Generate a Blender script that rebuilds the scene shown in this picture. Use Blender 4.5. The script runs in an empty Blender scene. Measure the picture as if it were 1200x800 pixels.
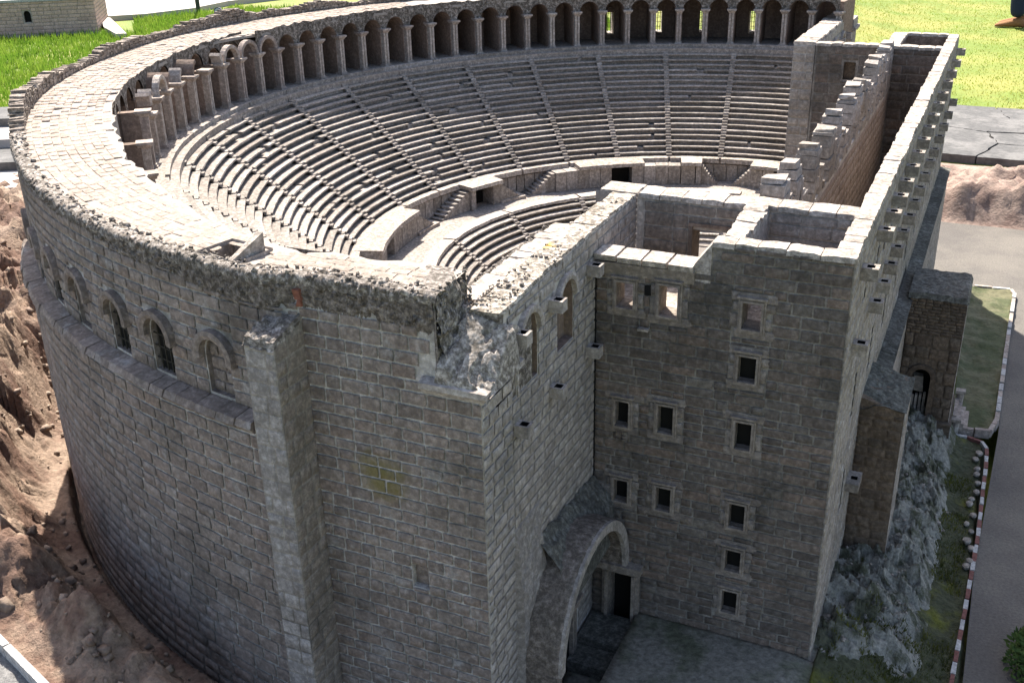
import bpy, math, random
import numpy as np
from mathutils import Vector, Matrix

random.seed(11)
rng = np.random.default_rng(11)
SC = bpy.context.scene
COL = SC.collection
PI = math.pi
R_ = math.radians

# ---------------------------------------------------------------- camera
cam_d = bpy.data.cameras.new('camera')
cam = bpy.data.objects.new('camera', cam_d)
COL.objects.link(cam)
SC.camera = cam
cam_d.sensor_width = 36.0
cam_d.lens = 1234.54 / 1200 * 36.0
cam_d.clip_start = 0.02
cam_d.clip_end = 500
CF = Vector((-0.3873806, 0.8250088, -0.41145686))
CR = Vector((0.90913023, 0.41593329, -0.02194833))
CU = Vector((-0.15303104, 0.38257023, 0.91116493))
CP = Vector((0.1842864, -1.78586753, 1.50813698))
cam.matrix_world = Matrix(((CR.x, CU.x, -CF.x, CP.x), (CR.y, CU.y, -CF.y, CP.y), (CR.z, CU.z, -CF.z, CP.z), (0, 0, 0, 1)))

# ---------------------------------------------------------------- sky, sun, exposure
SUN_AZ, SUN_EL = 36.0, 53.0            # light travels toward (+sin, -cos)
W = bpy.data.worlds.new('World'); SC.world = W; W.use_nodes = True
wn = W.node_tree.nodes; wl = W.node_tree.links
bg = wn['Background']
sky = wn.new('ShaderNodeTexSky'); sky.sky_type = 'NISHITA'; sky.sun_disc = False
sky.sun_elevation = R_(SUN_EL)
sky.sun_rotation = R_(-SUN_AZ)
wl.new(sky.outputs[0], bg.inputs[0]); bg.inputs[1].default_value = 0.095
sky.dust_density = 2.5; sky.air_density = 1.0; sky.ozone_density = 0.6
sd = bpy.data.lights.new('sun', 'SUN'); sd.energy = 4.4; sd.angle = R_(0.5); sd.color = (1.0, 0.95, 0.87)
sun = bpy.data.objects.new('sun', sd); COL.objects.link(sun)
ldir = Vector((math.sin(R_(SUN_AZ)) * math.cos(R_(SUN_EL)), -math.cos(R_(SUN_AZ)) * math.cos(R_(SUN_EL)), -math.sin(R_(SUN_EL))))
sun.rotation_euler = ldir.to_track_quat('-Z', 'Y').to_euler()
sun.location = (-3, 4, 6)
SC.view_settings.view_transform = 'Standard'; SC.view_settings.look = 'None'
SC.view_settings.gamma = 1.0; SC.view_settings.exposure = 1.7
SC.render.film_transparent = False
SC.cycles.max_bounces = 6; SC.cycles.diffuse_bounces = 4

# ---------------------------------------------------------------- noise
def _h(i, j, k):
    n = (i.astype(np.int64) * 374761393 + j.astype(np.int64) * 668265263 + k * 1442695041) & 0x7fffffff
    n = ((n ^ (n >> 13)) * 1274126177) & 0x7fffffff
    return ((n ^ (n >> 16)) & 0xffff) / 65535.0
def vn(x, y, k=0):
    x = np.asarray(x, float); y = np.asarray(y, float)
    i = np.floor(x); j = np.floor(y); a = x - i; b = y - j
    a = a * a * (3 - 2 * a); b = b * b * (3 - 2 * b)
    return (_h(i, j, k) * (1 - a) + _h(i + 1, j, k) * a) * (1 - b) + (_h(i, j + 1, k) * (1 - a) + _h(i + 1, j + 1, k) * a) * b
def fbm(x, y, f, o=4, k=0, g=0.5):
    s = 0; w = 1; t = 0
    for q in range(o):
        s = s + w * vn(np.asarray(x) * f + 17.3 * q, np.asarray(y) * f - 9.1 * q, k + q); t += w; w *= g; f *= 2.03
    return s / t
def ridge(x, y, f, o=4, k=0):
    s = 0; w = 1; t = 0
    for q in range(o):
        s = s + w * (1 - abs(2 * vn(np.asarray(x) * f + 7.7 * q, np.asarray(y) * f + 3.1 * q, k + q) - 1)); t += w; w *= 0.55; f *= 2.1
    return s / t
def crag(x, y, f, k=0):
    x = np.asarray(x, float) * f; y = np.asarray(y, float) * f; i = np.floor(x); j = np.floor(y)
    best = np.full(np.broadcast(x, y).shape, 9e9); h = np.zeros_like(best)
    for a in (-1, 0, 1):
        for b in (-1, 0, 1):
            ci, cj = i + a, j + b
            px = ci + _h(ci, cj, k); py = cj + _h(ci, cj, k + 1); d = (x - px) ** 2 + (y - py) ** 2
            hh = _h(ci, cj, k + 2) + (_h(ci, cj, k + 3) - .5) * 1.6 * (x - px) + (_h(ci, cj, k + 4) - .5) * 1.6 * (y - py)
            m = d < best; best = np.where(m, d, best); h = np.where(m, hh, h)
    return h
def sst(a, b, x):
    t = np.clip((np.asarray(x, float) - a) / (b - a), 0, 1)
    return t * t * (3 - 2 * t)

# ---------------------------------------------------------------- materials
def _mix(nt, a, b, f, mode='MIX'):
    m = nt.nodes.new('ShaderNodeMix'); m.data_type = 'RGBA'; m.blend_type = mode
    for s, val in ((m.inputs[6], a), (m.inputs[7], b)):
        if isinstance(val, tuple): s.default_value = (*val, 1)
        else: nt.links.new(val, s)
    if isinstance(f, float): m.inputs[0].default_value = f
    else: nt.links.new(f, m.inputs[0])
    return m.outputs[2]
def _noise(nt, pos, sc, det=4, rough=0.6, stretch=None):
    n = nt.nodes.new('ShaderNodeTexNoise'); n.inputs['Scale'].default_value = sc
    n.inputs['Detail'].default_value = det; n.inputs['Roughness'].default_value = rough
    if stretch:
        mp = nt.nodes.new('ShaderNodeMapping'); mp.inputs['Scale'].default_value = stretch
        nt.links.new(pos, mp.inputs['Vector']); pos = mp.outputs[0]
    nt.links.new(pos, n.inputs['Vector'])
    return n.outputs['Fac']
def _rng(nt, v, a, b, c=0.0, d=1.0):
    m = nt.nodes.new('ShaderNodeMapRange'); m.inputs[1].default_value = a; m.inputs[2].default_value = b
    m.inputs[3].default_value = c; m.inputs[4].default_value = d
    nt.links.new(v, m.inputs[0]); return m.outputs[0]
def _ramp(nt, v, cols):
    r = nt.nodes.new('ShaderNodeValToRGB'); e = r.color_ramp.elements
    while len(e) < len(cols): e.new(0.5)
    for i, c in enumerate(cols):
        e[i].position = i / (len(cols) - 1); e[i].color = (*c, 1)
    nt.links.new(v, r.inputs[0]); return r.outputs[0]
def stone(name, cols, stain=(0.05, 0.045, 0.04), stain_lo=0.5, stain_amt=0.6, speck=0.35, bump=0.5, bscale=150, pale=None, patch=None, streak=0.25):
    m = bpy.data.materials.new(name); m.use_nodes = True; nt = m.node_tree; b = nt.nodes['Principled BSDF']
    geo = nt.nodes.new('ShaderNodeNewGeometry'); pos = geo.outputs['Position']
    oi = nt.nodes.new('ShaderNodeObjectInfo')
    ad = nt.nodes.new('ShaderNodeMath'); ad.operation = 'ADD'
    nt.links.new(oi.outputs['Random'], ad.inputs[0]); nt.links.new(geo.outputs['Random Per Island'], ad.inputs[1])
    fr = nt.nodes.new('ShaderNodeMath'); fr.operation = 'FRACT'; nt.links.new(ad.outputs[0], fr.inputs[0])
    cols = [(a * 1.05, b_ * .985, c_ * .945) for a, b_, c_ in cols]
    c = _ramp(nt, fr.outputs[0], cols)
    big = _noise(nt, pos, 5.5, 5, 0.62)
    c = _mix(nt, c, stain, _rng(nt, big, stain_lo, stain_lo + 0.22, 0.0, stain_amt))
    if streak:
        s = _noise(nt, pos, 1.0, 4, 0.6, (45, 45, 5))
        c = _mix(nt, c, (0.25, 0.25, 0.25), _rng(nt, s, 0.5, 0.75, 0.0, streak), 'MULTIPLY')
    if pale:
        pz = _noise(nt, pos, 17, 5, 0.7)
        c = _mix(nt, c, pale, _rng(nt, pz, 0.56, 0.7, 0.0, 0.55))
    fine = _noise(nt, pos, 90, 5, 0.75)
    c = _mix(nt, c, (0.3, 0.29, 0.27), _rng(nt, fine, 0.42, 0.62, speck * 1.6, 0.0), 'MULTIPLY')
    c = _mix(nt, c, (1.5, 1.5, 1.48), _rng(nt, fine, 0.55, 0.75, 0.0, speck * 1.6), 'MULTIPLY')
    if patch:
        (px, py, pz_, rad, pc) = patch
        vs = nt.nodes.new('ShaderNodeVectorMath'); vs.operation = 'DISTANCE'; nt.links.new(pos, vs.inputs[0]); vs.inputs[1].default_value = (px, py, pz_)
        a2 = nt.nodes.new('ShaderNodeMath'); a2.operation = 'MULTIPLY_ADD'
        nt.links.new(_noise(nt, pos, 28, 4, 0.7), a2.inputs[0]); a2.inputs[1].default_value = rad * 1.6; nt.links.new(vs.outputs['Value'], a2.inputs[2])
        c = _mix(nt, c, pc, _rng(nt, a2.outputs[0], rad * 1.1, rad * 1.9, 0.75, 0.0))
    nt.links.new(c, b.inputs['Base Color'])
    b.inputs['Roughness'].default_value = 0.92
    b.inputs['Specular IOR Level'].default_value = 0.15
    hb = _noise(nt, pos, bscale, 6, 0.75)
    bp = nt.nodes.new('ShaderNodeBump'); bp.inputs['Strength'].default_value = bump; bp.inputs['Distance'].default_value = 0.006
    nt.links.new(hb, bp.inputs['Height']); nt.links.new(bp.outputs[0], b.inputs['Normal'])
    return m
def plain(name, col, rough=0.8, var=0.25, sc=30, bump=0.2, col2=None, sc2=4.0, lo=0.45, hi=0.6):
    m = bpy.data.materials.new(name); m.use_nodes = True; nt = m.node_tree; b = nt.nodes['Principled BSDF']
    geo = nt.nodes.new('ShaderNodeNewGeometry'); pos = geo.outputs['Position']
    n = _noise(nt, pos, sc, 5, 0.7)
    base = col
    if col2: base = _mix(nt, col, col2, _rng(nt, _noise(nt, pos, sc2, 5, 0.65), lo, hi))
    c = _mix(nt, base, (0.3, 0.3, 0.3), _rng(nt, n, 0.35, 0.65, var, 0.0), 'MULTIPLY')
    nt.links.new(c, b.inputs['Base Color']); b.inputs['Roughness'].default_value = rough; b.inputs['Specular IOR Level'].default_value = 0.2
    if bump:
        bp = nt.nodes.new('ShaderNodeBump'); bp.inputs['Strength'].default_value = bump; bp.inputs['Distance'].default_value = 0.01
        nt.links.new(n, bp.inputs['Height']); nt.links.new(bp.outputs[0], b.inputs['Normal'])
    return m

M = {}
M['outer'] = stone('outer_stone', [(.255, .217, .193), (.295, .255, .228), (.215, .183, .162), (.325, .285, .258), (.27, .22, .19), (.24, .21, .19), (.285, .24, .215)], stain=(.10, .088, .072), stain_lo=.50, stain_amt=.62, streak=.35, pale=(.42, .40, .38), patch=(-.665, -.51, .575, .055, (.16, .13, .03)))
M['mortar'] = stone('pale_mortar', [(.50, .48, .45), (.55, .53, .50)], stain=(.16, .145, .128), stain_lo=.47, stain_amt=.85, speck=.3, streak=0)
M['mortar2'] = stone('dull_mortar', [(.30, .28, .255), (.34, .32, .29)], stain=(.10, .09, .08), stain_lo=.44, stain_amt=.85, speck=.3, streak=0)
M['mortar3'] = stone('clean_mortar', [(.50, .475, .44), (.54, .51, .475)], stain=(.3, .28, .26), stain_lo=.55, stain_amt=.5, speck=.2, streak=0)
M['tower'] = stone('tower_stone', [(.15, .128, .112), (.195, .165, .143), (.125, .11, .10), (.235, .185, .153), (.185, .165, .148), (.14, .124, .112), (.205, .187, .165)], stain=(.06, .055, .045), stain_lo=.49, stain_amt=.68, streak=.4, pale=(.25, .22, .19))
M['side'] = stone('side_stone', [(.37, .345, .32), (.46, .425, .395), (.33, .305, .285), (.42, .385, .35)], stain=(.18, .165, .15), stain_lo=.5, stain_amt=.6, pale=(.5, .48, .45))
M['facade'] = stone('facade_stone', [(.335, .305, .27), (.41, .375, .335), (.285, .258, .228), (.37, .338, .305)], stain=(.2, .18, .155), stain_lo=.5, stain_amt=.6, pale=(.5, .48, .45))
M['seat'] = stone('seat_stone', [(.33, .31, .285), (.41, .385, .36), (.27, .25, .225), (.365, .335, .305)], stain=(.15, .13, .105), stain_lo=.53, stain_amt=.55, speck=.4)
M['pale'] = stone('sunbleached_stone', [(.44, .405, .365), (.50, .465, .425), (.39, .355, .315), (.47, .43, .385)], stain=(.24, .21, .18), stain_lo=.58, stain_amt=.5, speck=.45)  # lighter stone for copings, ledges and slabs
M['roof'] = stone('walkway_paver', [(.34, .295, .255), (.365, .32, .28), (.32, .275, .235), (.385, .34, .30), (.345, .30, .26)], stain=(.19, .16, .13), stain_lo=.53, stain_amt=.55, speck=.3, streak=0)
M['roofjoint'] = plain('walkway_joint', (.29, .25, .215), sc=60)
M['rubble'] = stone('pitted_rubble', [(.20, .185, .165), (.28, .26, .235), (.16, .145, .13)], stain=(.035, .033, .028), stain_lo=.44, stain_amt=.8, speck=.8, bump=1.0, bscale=70, pale=(.6, .57, .53))
M['band'] = stone('eroded_stone', [(.25, .22, .20), (.30, .27, .245), (.22, .195, .175)], stain=(.07, .063, .052), stain_lo=.52, stain_amt=.7, speck=.6, bump=1.0, bscale=90, pale=(.5, .47, .44))
M['rim'] = stone('rim_stone', [(.42, .39, .36), (.50, .47, .43), (.36, .33, .30)], stain=(.12, .11, .095), stain_lo=.5, stain_amt=.6, speck=.7, bump=1.0, bscale=100, streak=0)
M['parapet'] = stone('parapet_stone', [(.30, .26, .22), (.38, .34, .30), (.26, .225, .195)], stain=(.12, .1, .08), stain_lo=.52, stain_amt=.5, speck=.5, bump=.8, bscale=90, streak=0)
M['spandrel'] = stone('spandrel_stone', [(.27, .245, .22), (.31, .285, .26)], stain=(.13, .115, .10), stain_lo=.48, stain_amt=.6, speck=.7, bump=1, bscale=80)
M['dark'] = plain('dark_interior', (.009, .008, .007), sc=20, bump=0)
M['frame'] = stone('frame_stone', [(.26, .23, .20), (.31, .275, .24), (.28, .245, .215)], stain=(.09, .08, .07), stain_lo=.52, stain_amt=.5, streak=.15)
M['pier'] = stone('pier_stone', [(.24, .185, .15), (.28, .22, .185), (.21, .165, .135)], stain=(.10, .08, .065), stain_lo=.5, stain_amt=.5, speck=.3)
M['column'] = stone('column_stone', [(.38, .335, .30), (.44, .40, .36), (.35, .30, .27)], stain=(.18, .15, .13), stain_lo=.55, stain_amt=.5)
M['surround'] = stone('surround_stone', [(.25, .225, .20), (.30, .27, .245), (.21, .185, .165), (.27, .24, .215)], stain=(.09, .08, .07), stain_lo=.5, stain_amt=.5)
M['brownb'] = stone('annex_stone', [(.15, .115, .085), (.19, .15, .115), (.12, .095, .075), (.17, .14, .11)], stain=(.05, .042, .035), stain_lo=.5, stain_amt=.5)
M['moss'] = stone('mossy_stone', [(.14, .145, .13), (.17, .17, .155), (.12, .12, .11)], stain=(.05, .05, .04), stain_lo=.48, stain_amt=.7, speck=.5, pale=(.3, .3, .28), streak=0)
M['brick'] = plain('red_brick', (.26, .105, .07), sc=90, var=.6)
M['earth'] = plain('sandy_earth', (.33, .235, .17), sc=75, var=.6, bump=1.0, col2=(.185, .112, .08), sc2=5, lo=.46, hi=.58)
M['earthstone'] = plain('clod', (.33, .25, .19), sc=60, var=.5, bump=.6, col2=(.20, .14, .105), sc2=7)
M['earth2'] = plain('pink_soil', (.33, .24, .19), sc=45, var=.55, bump=.9, col2=(.22, .145, .115), sc2=6)
M['rock'] = plain('grey_rock', (.37, .345, .29), sc=130, var=.75, bump=.8, col2=(.12, .118, .075), sc2=16, lo=.46, hi=.58)
M['apron'] = plain('concrete_apron', (.25, .225, .185), sc=85, var=.75, bump=.6, col2=(.13, .13, .085), sc2=9, lo=.44, hi=.6)
M['lawn'] = plain('lawn', (.14, .19, .022), sc=55, var=.4, bump=.5, col2=(.245, .235, .05), sc2=1.3, lo=.42, hi=.62)
M['bed'] = plain('bed_turf', (.075, .085, .035), sc=60, var=.5, bump=.6, col2=(.14, .13, .07), sc2=9)
M['road'] = plain('worn_asphalt', (.115, .103, .092), sc=150, var=.5, bump=.4, col2=(.165, .147, .125), sc2=3.5, lo=.4, hi=.62)
M['slate'] = plain('slate_slab', (.105, .10, .095), sc=35, var=.5, bump=.3, col2=(.17, .16, .15), sc2=5)
M['path'] = plain('pale_path', (.42, .375, .34), sc=20, var=.15, bump=.1)
M['gravel'] = plain('gravel_path', (.22, .21, .20), sc=140, var=.7, bump=.6)
M['white'] = plain('white_paint', (.50, .48, .455), sc=110, var=.75, bump=.2)
M['red'] = plain('red_paint', (.20, .085, .07), sc=110, var=.7, bump=.2)
M['blade'] = plain('grass_blade', (.11, .21, .018), sc=3, var=.25, bump=0, col2=(.17, .26, .03), sc2=6)
M['blade2'] = plain('short_grass_blade', (.17, .22, .035), sc=3, var=.25, bump=0, col2=(.26, .25, .07), sc2=1.4)
def leafy(name, c1, c2, sc2):
    m = plain(name, c1, sc=3, var=.2, bump=0, col2=c2, sc2=sc2); nt = m.node_tree; b = nt.nodes['Principled BSDF']; o = nt.nodes['Material Output']
    t = nt.nodes.new('ShaderNodeBsdfTranslucent'); src = b.inputs['Base Color'].links[0].from_socket; nt.links.new(src, t.inputs[0])
    mx = nt.nodes.new('ShaderNodeMixShader'); mx.inputs[0].default_value = .5; nt.links.new(b.outputs[0], mx.inputs[1]); nt.links.new(t.outputs[0], mx.inputs[2]); nt.links.new(mx.outputs[0], o.inputs[0])
    return m
M['blade'] = leafy('grass_blade', (.115, .215, .02), (.19, .275, .035), 6)
M['blade2'] = leafy('short_grass_blade', (.20, .26, .03), (.31, .30, .075), 1.4)
M['leaf'] = plain('shrub_leaf', (.05, .085, .02), sc=30, var=.4, bump=0, col2=(.09, .13, .03), sc2=14)
M['bark'] = plain('dark_green_post', (.06, .07, .05), sc=40)
M['denim'] = plain('navy_cloth', (.02, .026, .055), sc=200, var=.3)
M['shirt'] = plain('grey_cloth', (.22, .22, .23), sc=200, var=.2)
M['skin'] = plain('skin', (.45, .28, .2), sc=80, var=.1, bump=.05)
M['hair'] = plain('dark_hair', (.03, .022, .018), sc=120)
M['leather'] = plain('tan_leather', (.28, .13, .05), sc=60, var=.3)
M['metal'] = plain('dark_metal', (.05, .05, .055), sc=60, rough=.5)
M['lens'] = plain('pale_lens', (.45, .47, .5), sc=20, rough=.2, bump=0)
M['mesh'] = plain('window_grille', (.035, .03, .022), sc=60)

# ---------------------------------------------------------------- mesh helpers
OFF = {}
def root_off(o):
    if o is None: return Vector((0, 0, 0))
    while o is not None and o.parent is not None: o = o.parent
    return OFF.get(o.name, Vector((0, 0, 0))) if o is not None else Vector((0, 0, 0))
def tag(o, label=None, cat=None, group=None, kind=None):
    if label: o['label'] = label
    if cat: o['category'] = cat
    if group: o['group'] = group
    if kind: o['kind'] = kind
    return o
def thing(name, loc, label, cat, group=None):
    o = bpy.data.objects.new(name, None); COL.objects.link(o); o.location = loc; o.empty_display_size = .05
    OFF[o.name] = Vector(loc)
    return tag(o, label, cat, group)
def link(name, me, parent=None):
    o = bpy.data.objects.new(name, me); COL.objects.link(o)
    if parent is not None: o.parent = parent
    return o
class MB:
    def __init__(s): s.v = []; s.f = []; s.m = []
    def add(s, vs, fs, m=0):
        k = len(s.v); s.v += [tuple(map(float, p)) for p in vs]; s.f += [tuple(i + k for i in f) for f in fs]; s.m += [m] * len(fs)
    def quad(s, a, b, c, d, m=0): s.add((a, b, c, d), ((0, 1, 2, 3),), m)
    def hexa(s, p, m=0):           # p: 4 bottom, 4 top
        s.add(p, ((3, 2, 1, 0), (4, 5, 6, 7), (0, 1, 5, 4), (1, 2, 6, 5), (2, 3, 7, 6), (3, 0, 4, 7)), m)
    def box(s, lo, hi, m=0, j=0.0):
        (a, b, c), (d, e, f) = lo, hi
        p = [(a, b, c), (d, b, c), (d, e, c), (a, e, c), (a, b, f), (d, b, f), (d, e, f), (a, e, f)]
        if j: p = [tuple(q + random.uniform(-j, j) for q in v) for v in p]
        s.hexa(p, m)
    def grid(s, P, m=0):           # P (n,k,3)
        P = np.asarray(P); n, k = P.shape[:2]; b = len(s.v)
        s.v += [tuple(p) for p in P.reshape(-1, 3).tolist()]
        for i in range(n - 1):
            for q in range(k - 1):
                a = b + i * k + q; s.f.append((a, a + 1, a + k + 1, a + k)); s.m.append(m)
    def tube(s, pts, rad, n=8, m=0):
        k = len(s.v)
        for i, p in enumerate(pts):
            p = Vector(p); q = Vector(pts[min(i + 1, len(pts) - 1)]) - Vector(pts[max(i - 1, 0)])
            q.normalize(); a = q.orthogonal().normalized(); b = q.cross(a)
            r = rad[i] if hasattr(rad, '__len__') else rad
            for t in range(n): s.v.append(tuple(p + (a * math.cos(2 * PI * t / n) + b * math.sin(2 * PI * t / n)) * r))
        for i in range(len(pts) - 1):
            for t in range(n):
                s.f.append((k + i * n + t, k + i * n + (t + 1) % n, k + (i + 1) * n + (t + 1) % n, k + (i + 1) * n + t)); s.m.append(m)
        s.f.append(tuple(k + t for t in range(n))[::-1]); s.m.append(m)
        e = k + (len(pts) - 1) * n; s.f.append(tuple(e + t for t in range(n))); s.m.append(m)
    def mesh(s, name, mats, off=(0, 0, 0), smooth=False):
        me = bpy.data.meshes.new(name)
        o = Vector(off)
        me.from_pydata([(a - o.x, b - o.y, c - o.z) for a, b, c in s.v], [], s.f)
        for t in (mats if isinstance(mats, (list, tuple)) else [mats]): me.materials.append(t)
        if any(s.m): me.polygons.foreach_set('material_index', s.m)
        if smooth: me.polygons.foreach_set('use_smooth', [True] * len(me.polygons))
        me.update(); return me
    def build(s, name, mats, parent=None, smooth=False):
        return link(name, s.mesh(name, mats, root_off(parent), smooth), parent)
def mesh_np(name, V, F, mats, smooth=False, mi=None):
    me = bpy.data.meshes.new(name); V = np.ascontiguousarray(V, np.float32); F = np.ascontiguousarray(F, np.int32)
    k = F.shape[1]
    me.vertices.add(len(V)); me.vertices.foreach_set('co', V.ravel())
    me.loops.add(F.size); me.loops.foreach_set('vertex_index', F.ravel())
    me.polygons.add(len(F)); me.polygons.foreach_set('loop_start', np.arange(0, F.size, k, dtype=np.int32)); 
    for t in (mats if isinstance(mats, (list, tuple)) else [mats]): me.materials.append(t)
    if mi is not None: me.polygons.foreach_set('material_index', np.asarray(mi, np.int32))
    if smooth: me.polygons.foreach_set('use_smooth', np.ones(len(F), bool))
    me.update(calc_edges=True); me.validate(); return me

# ---- stone block templates: X length, Y outward, Z height, unit size
def block_template(seed):
    r = random.Random(seed); V = []; F = []
    xs = [-.455, -.16, .16, .455]; zs = [-.42, 0, .42]
    for k, z in enumerate(zs):
        for i, x in enumerate(xs):
            edge = i in (0, 3) or k in (0, 2)
            V.append((x + r.uniform(-.02, .02), (.80 if edge else 1.0) + r.uniform(-.25, .25), z + r.uniform(-.05, .05)))
    for k in range(2):
        for i in range(3): F.append((k * 4 + i, k * 4 + i + 1, (k + 1) * 4 + i + 1, (k + 1) * 4 + i))
    ring = [0, 1, 2, 3, 7, 11, 10, 9, 8, 4]; b = len(V)
    for q in ring:
        x, _, z = V[q]; V.append((max(-.5, min(.5, x * 1.09)), 0.0, max(-.5, min(.5, z * 1.17))))
    for q in range(10):
        a, c = ring[q], ring[(q + 1) % 10]; F.append((b + q, b + (q + 1) % 10, c, a))
    return np.array(V), np.array(F)
TEMPL = [block_template(s) for s in range(8)]
_bm = {}
def block_mesh(v, mat):
    key = (v, mat.name)
    if key not in _bm: _bm[key] = mesh_np('stone_block', TEMPL[v][0], TEMPL[v][1], mat)
    return _bm[key]
SPECS = {}      # thing name -> list of (weight, parent, centre, normal, len, h, depth, mat)
def add_block(parent, c, n, ln, h, d, mat):
    rt = parent
    while rt.parent is not None: rt = rt.parent
    v = Vector(c) - CP; dist = v.length
    face = max(0.0, -(v.normalized().dot(Vector((n[0], n[1], 0)))))
    z = v.dot(CF); ok = False
    if z > 0:
        px = 600 + 1234.5 * v.dot(CR) / z; py = 400 - 1234.5 * v.dot(CU) / z
        ok = -10 < px < 1210 and -10 < py < 810
    SPECS.setdefault(rt.name, []).append((ln * h * face / dist ** 2 * (1 if ok else .001), parent, c, n, ln, h, d, mat))
def flush_blocks(limit=300):
    for tn, L in SPECS.items():
        L.sort(key=lambda t: -t[0])
        for (w, par, c, n, ln, h, d, mat) in L[:limit]:
            o = link('stone_block', block_mesh(random.randrange(8), mat), par)
            o.location = Vector(c) - root_off(par)
            o.rotation_euler = (random.uniform(-.02, .02), random.uniform(-.012, .012), math.atan2(-n[0], n[1]))
            o.scale = (ln, d * .42, h)
        rest = {}
        for t in L[limit:]: rest.setdefault((t[1].name, t[7].name), []).append(t)
        for (pn, mn), T in rest.items():
            Vs = []; Fs = []; b = 0; off = root_off(T[0][1])
            for (w, par, c, n, ln, h, d, mat) in T:
                V, F = TEMPL[random.randrange(8)]
                X = np.array((n[1], -n[0], 0)); Y = np.array((n[0], n[1], 0))
                Vs.append(V[:, :1] * ln * X + V[:, 1:2] * d * .42 * Y + V[:, 2:] * h * np.array((0, 0, 1)) + (np.array(c) - np.array(off)))
                Fs.append(F + b); b += len(V)
            o = link('masonry', mesh_np('masonry', np.concatenate(Vs), np.concatenate(Fs), T[0][7]), T[0][1])
            o['kind'] = 'stuff'

# ---- walls with openings: P(s) -> (x,y), N(s) -> outward normal
def linear(o, t, n): return (lambda s: (o[0] + t[0] * s, o[1] + t[1] * s)), (lambda s: n)
def arch_top(h, s):
    if not h.get('arch'): return h['z1']
    c = (h['s0'] + h['s1']) / 2; r = (h['s1'] - h['s0']) / 2
    return h['z1'] + math.sqrt(max(0, r * r - (s - c) ** 2))
def wall(mb, P, N, s0, s1, z0, ztop, holes=(), step=.25, m=0, inset=0.0):
    ss = {s0, s1}; k = max(1, int((s1 - s0) / step))
    for i in range(k + 1): ss.add(s0 + (s1 - s0) * i / k)
    for h in holes:
        nn = 10 if h.get('arch') else 1
        for i in range(nn + 1): ss.add(h['s0'] + (h['s1'] - h['s0']) * i / nn)
        ss = {q for q in ss if not (h['s0'] + 1e-6 < q < h['s1'] - 1e-6) or any(abs(q - (h['s0'] + (h['s1'] - h['s0']) * i / nn)) < 1e-6 for i in range(nn + 1))} if nn > 1 else ss
    ss = sorted(ss)
    def pt(s, z, d=0.0):
        x, y = P(s); n = N(s); return (x + n[0] * (d - inset), y + n[1] * (d - inset), z)
    for a, b in zip(ss, ss[1:]):
        if b - a < 1e-7: continue
        mid = (a + b) / 2; hs = sorted([h for h in holes if h['s0'] < mid < h['s1']], key=lambda h: h['z0'])
        la, lb = z0, z0
        for h in hs:
            if h['z0'] > min(la, lb) + 1e-6: mb.quad(pt(a, la), pt(b, lb), pt(b, h['z0']), pt(a, h['z0']), m)
            la, lb = arch_top(h, a), arch_top(h, b)
            dd = -h['d']
            mb.quad(pt(a, la), pt(b, lb), pt(b, lb, dd), pt(a, la, dd), h.get('rm', m))
            mb.quad(pt(a, h['z0']), pt(b, h['z0']), pt(b, h['z0'], dd), pt(a, h['z0'], dd), h.get('rm', m))
            if h.get('back') is not None: mb.quad(pt(a, h['z0'], dd), pt(b, h['z0'], dd), pt(b, lb, dd), pt(a, la, dd), h['back'])
        mb.quad(pt(a, la), pt(b, lb), pt(b, ztop(b)), pt(a, ztop(a)), m)
    for h in holes:
        for s in (h['s0'], h['s1']):
            mb.quad(pt(s, h['z0']), pt(s, h['z1']), pt(s, h['z1'], -h['d']), pt(s, h['z0'], -h['d']), h.get('rm', m))
def lay(parent, P, N, s0, s1, z0, ztop, hh, l0, l1, mat, excl=(), depth=.004, gap=.0030, hj=.15):
    z = z0
    while True:
        h = hh * random.uniform(1 - hj, 1 + hj)
        if z + h * .5 > max(ztop(s0), ztop((s0 + s1) / 2), ztop(s1)): break
        iv = [(s0, s1, z, h)]
        for (a, b, c, d) in excl:
            nv = []
            for (p, q, zb, hb_) in iv:
                if b <= p or a >= q or c >= zb + hb_ * .8 or d <= zb + hb_ * .2: nv.append((p, q, zb, hb_)); continue
                if a - p > .004: nv.append((p, a, zb, hb_))
                if q - b > .004: nv.append((b, q, zb, hb_))
                if c - zb > .004: nv.append((max(a, p), min(b, q), zb, c - zb))
                if zb + hb_ - d > .004: nv.append((max(a, p), min(b, q), d, zb + hb_ - d))
            iv = nv
        for (p, q, zb, hb_) in iv:
            s = p; first = True
            while s < q - .004:
                ln = random.uniform(l0, l1)
                if first: ln *= random.uniform(.45, 1); first = False
                if q - (s + ln) < l0 * .5: ln = q - s
                ln = min(ln, q - s); mid = s + ln / 2
                top = min(ztop(mid), ztop(s), ztop(s + ln)); hk = min(hb_, top - zb)
                if hk > .0035:
                    x, y = P(mid); add_block(parent, (x, y, zb + hk / 2), N(mid), max(.004, ln - gap), max(.003, hk - gap), depth * random.uniform(.75, 1.35), mat)
                s += ln
        z += h
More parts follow.
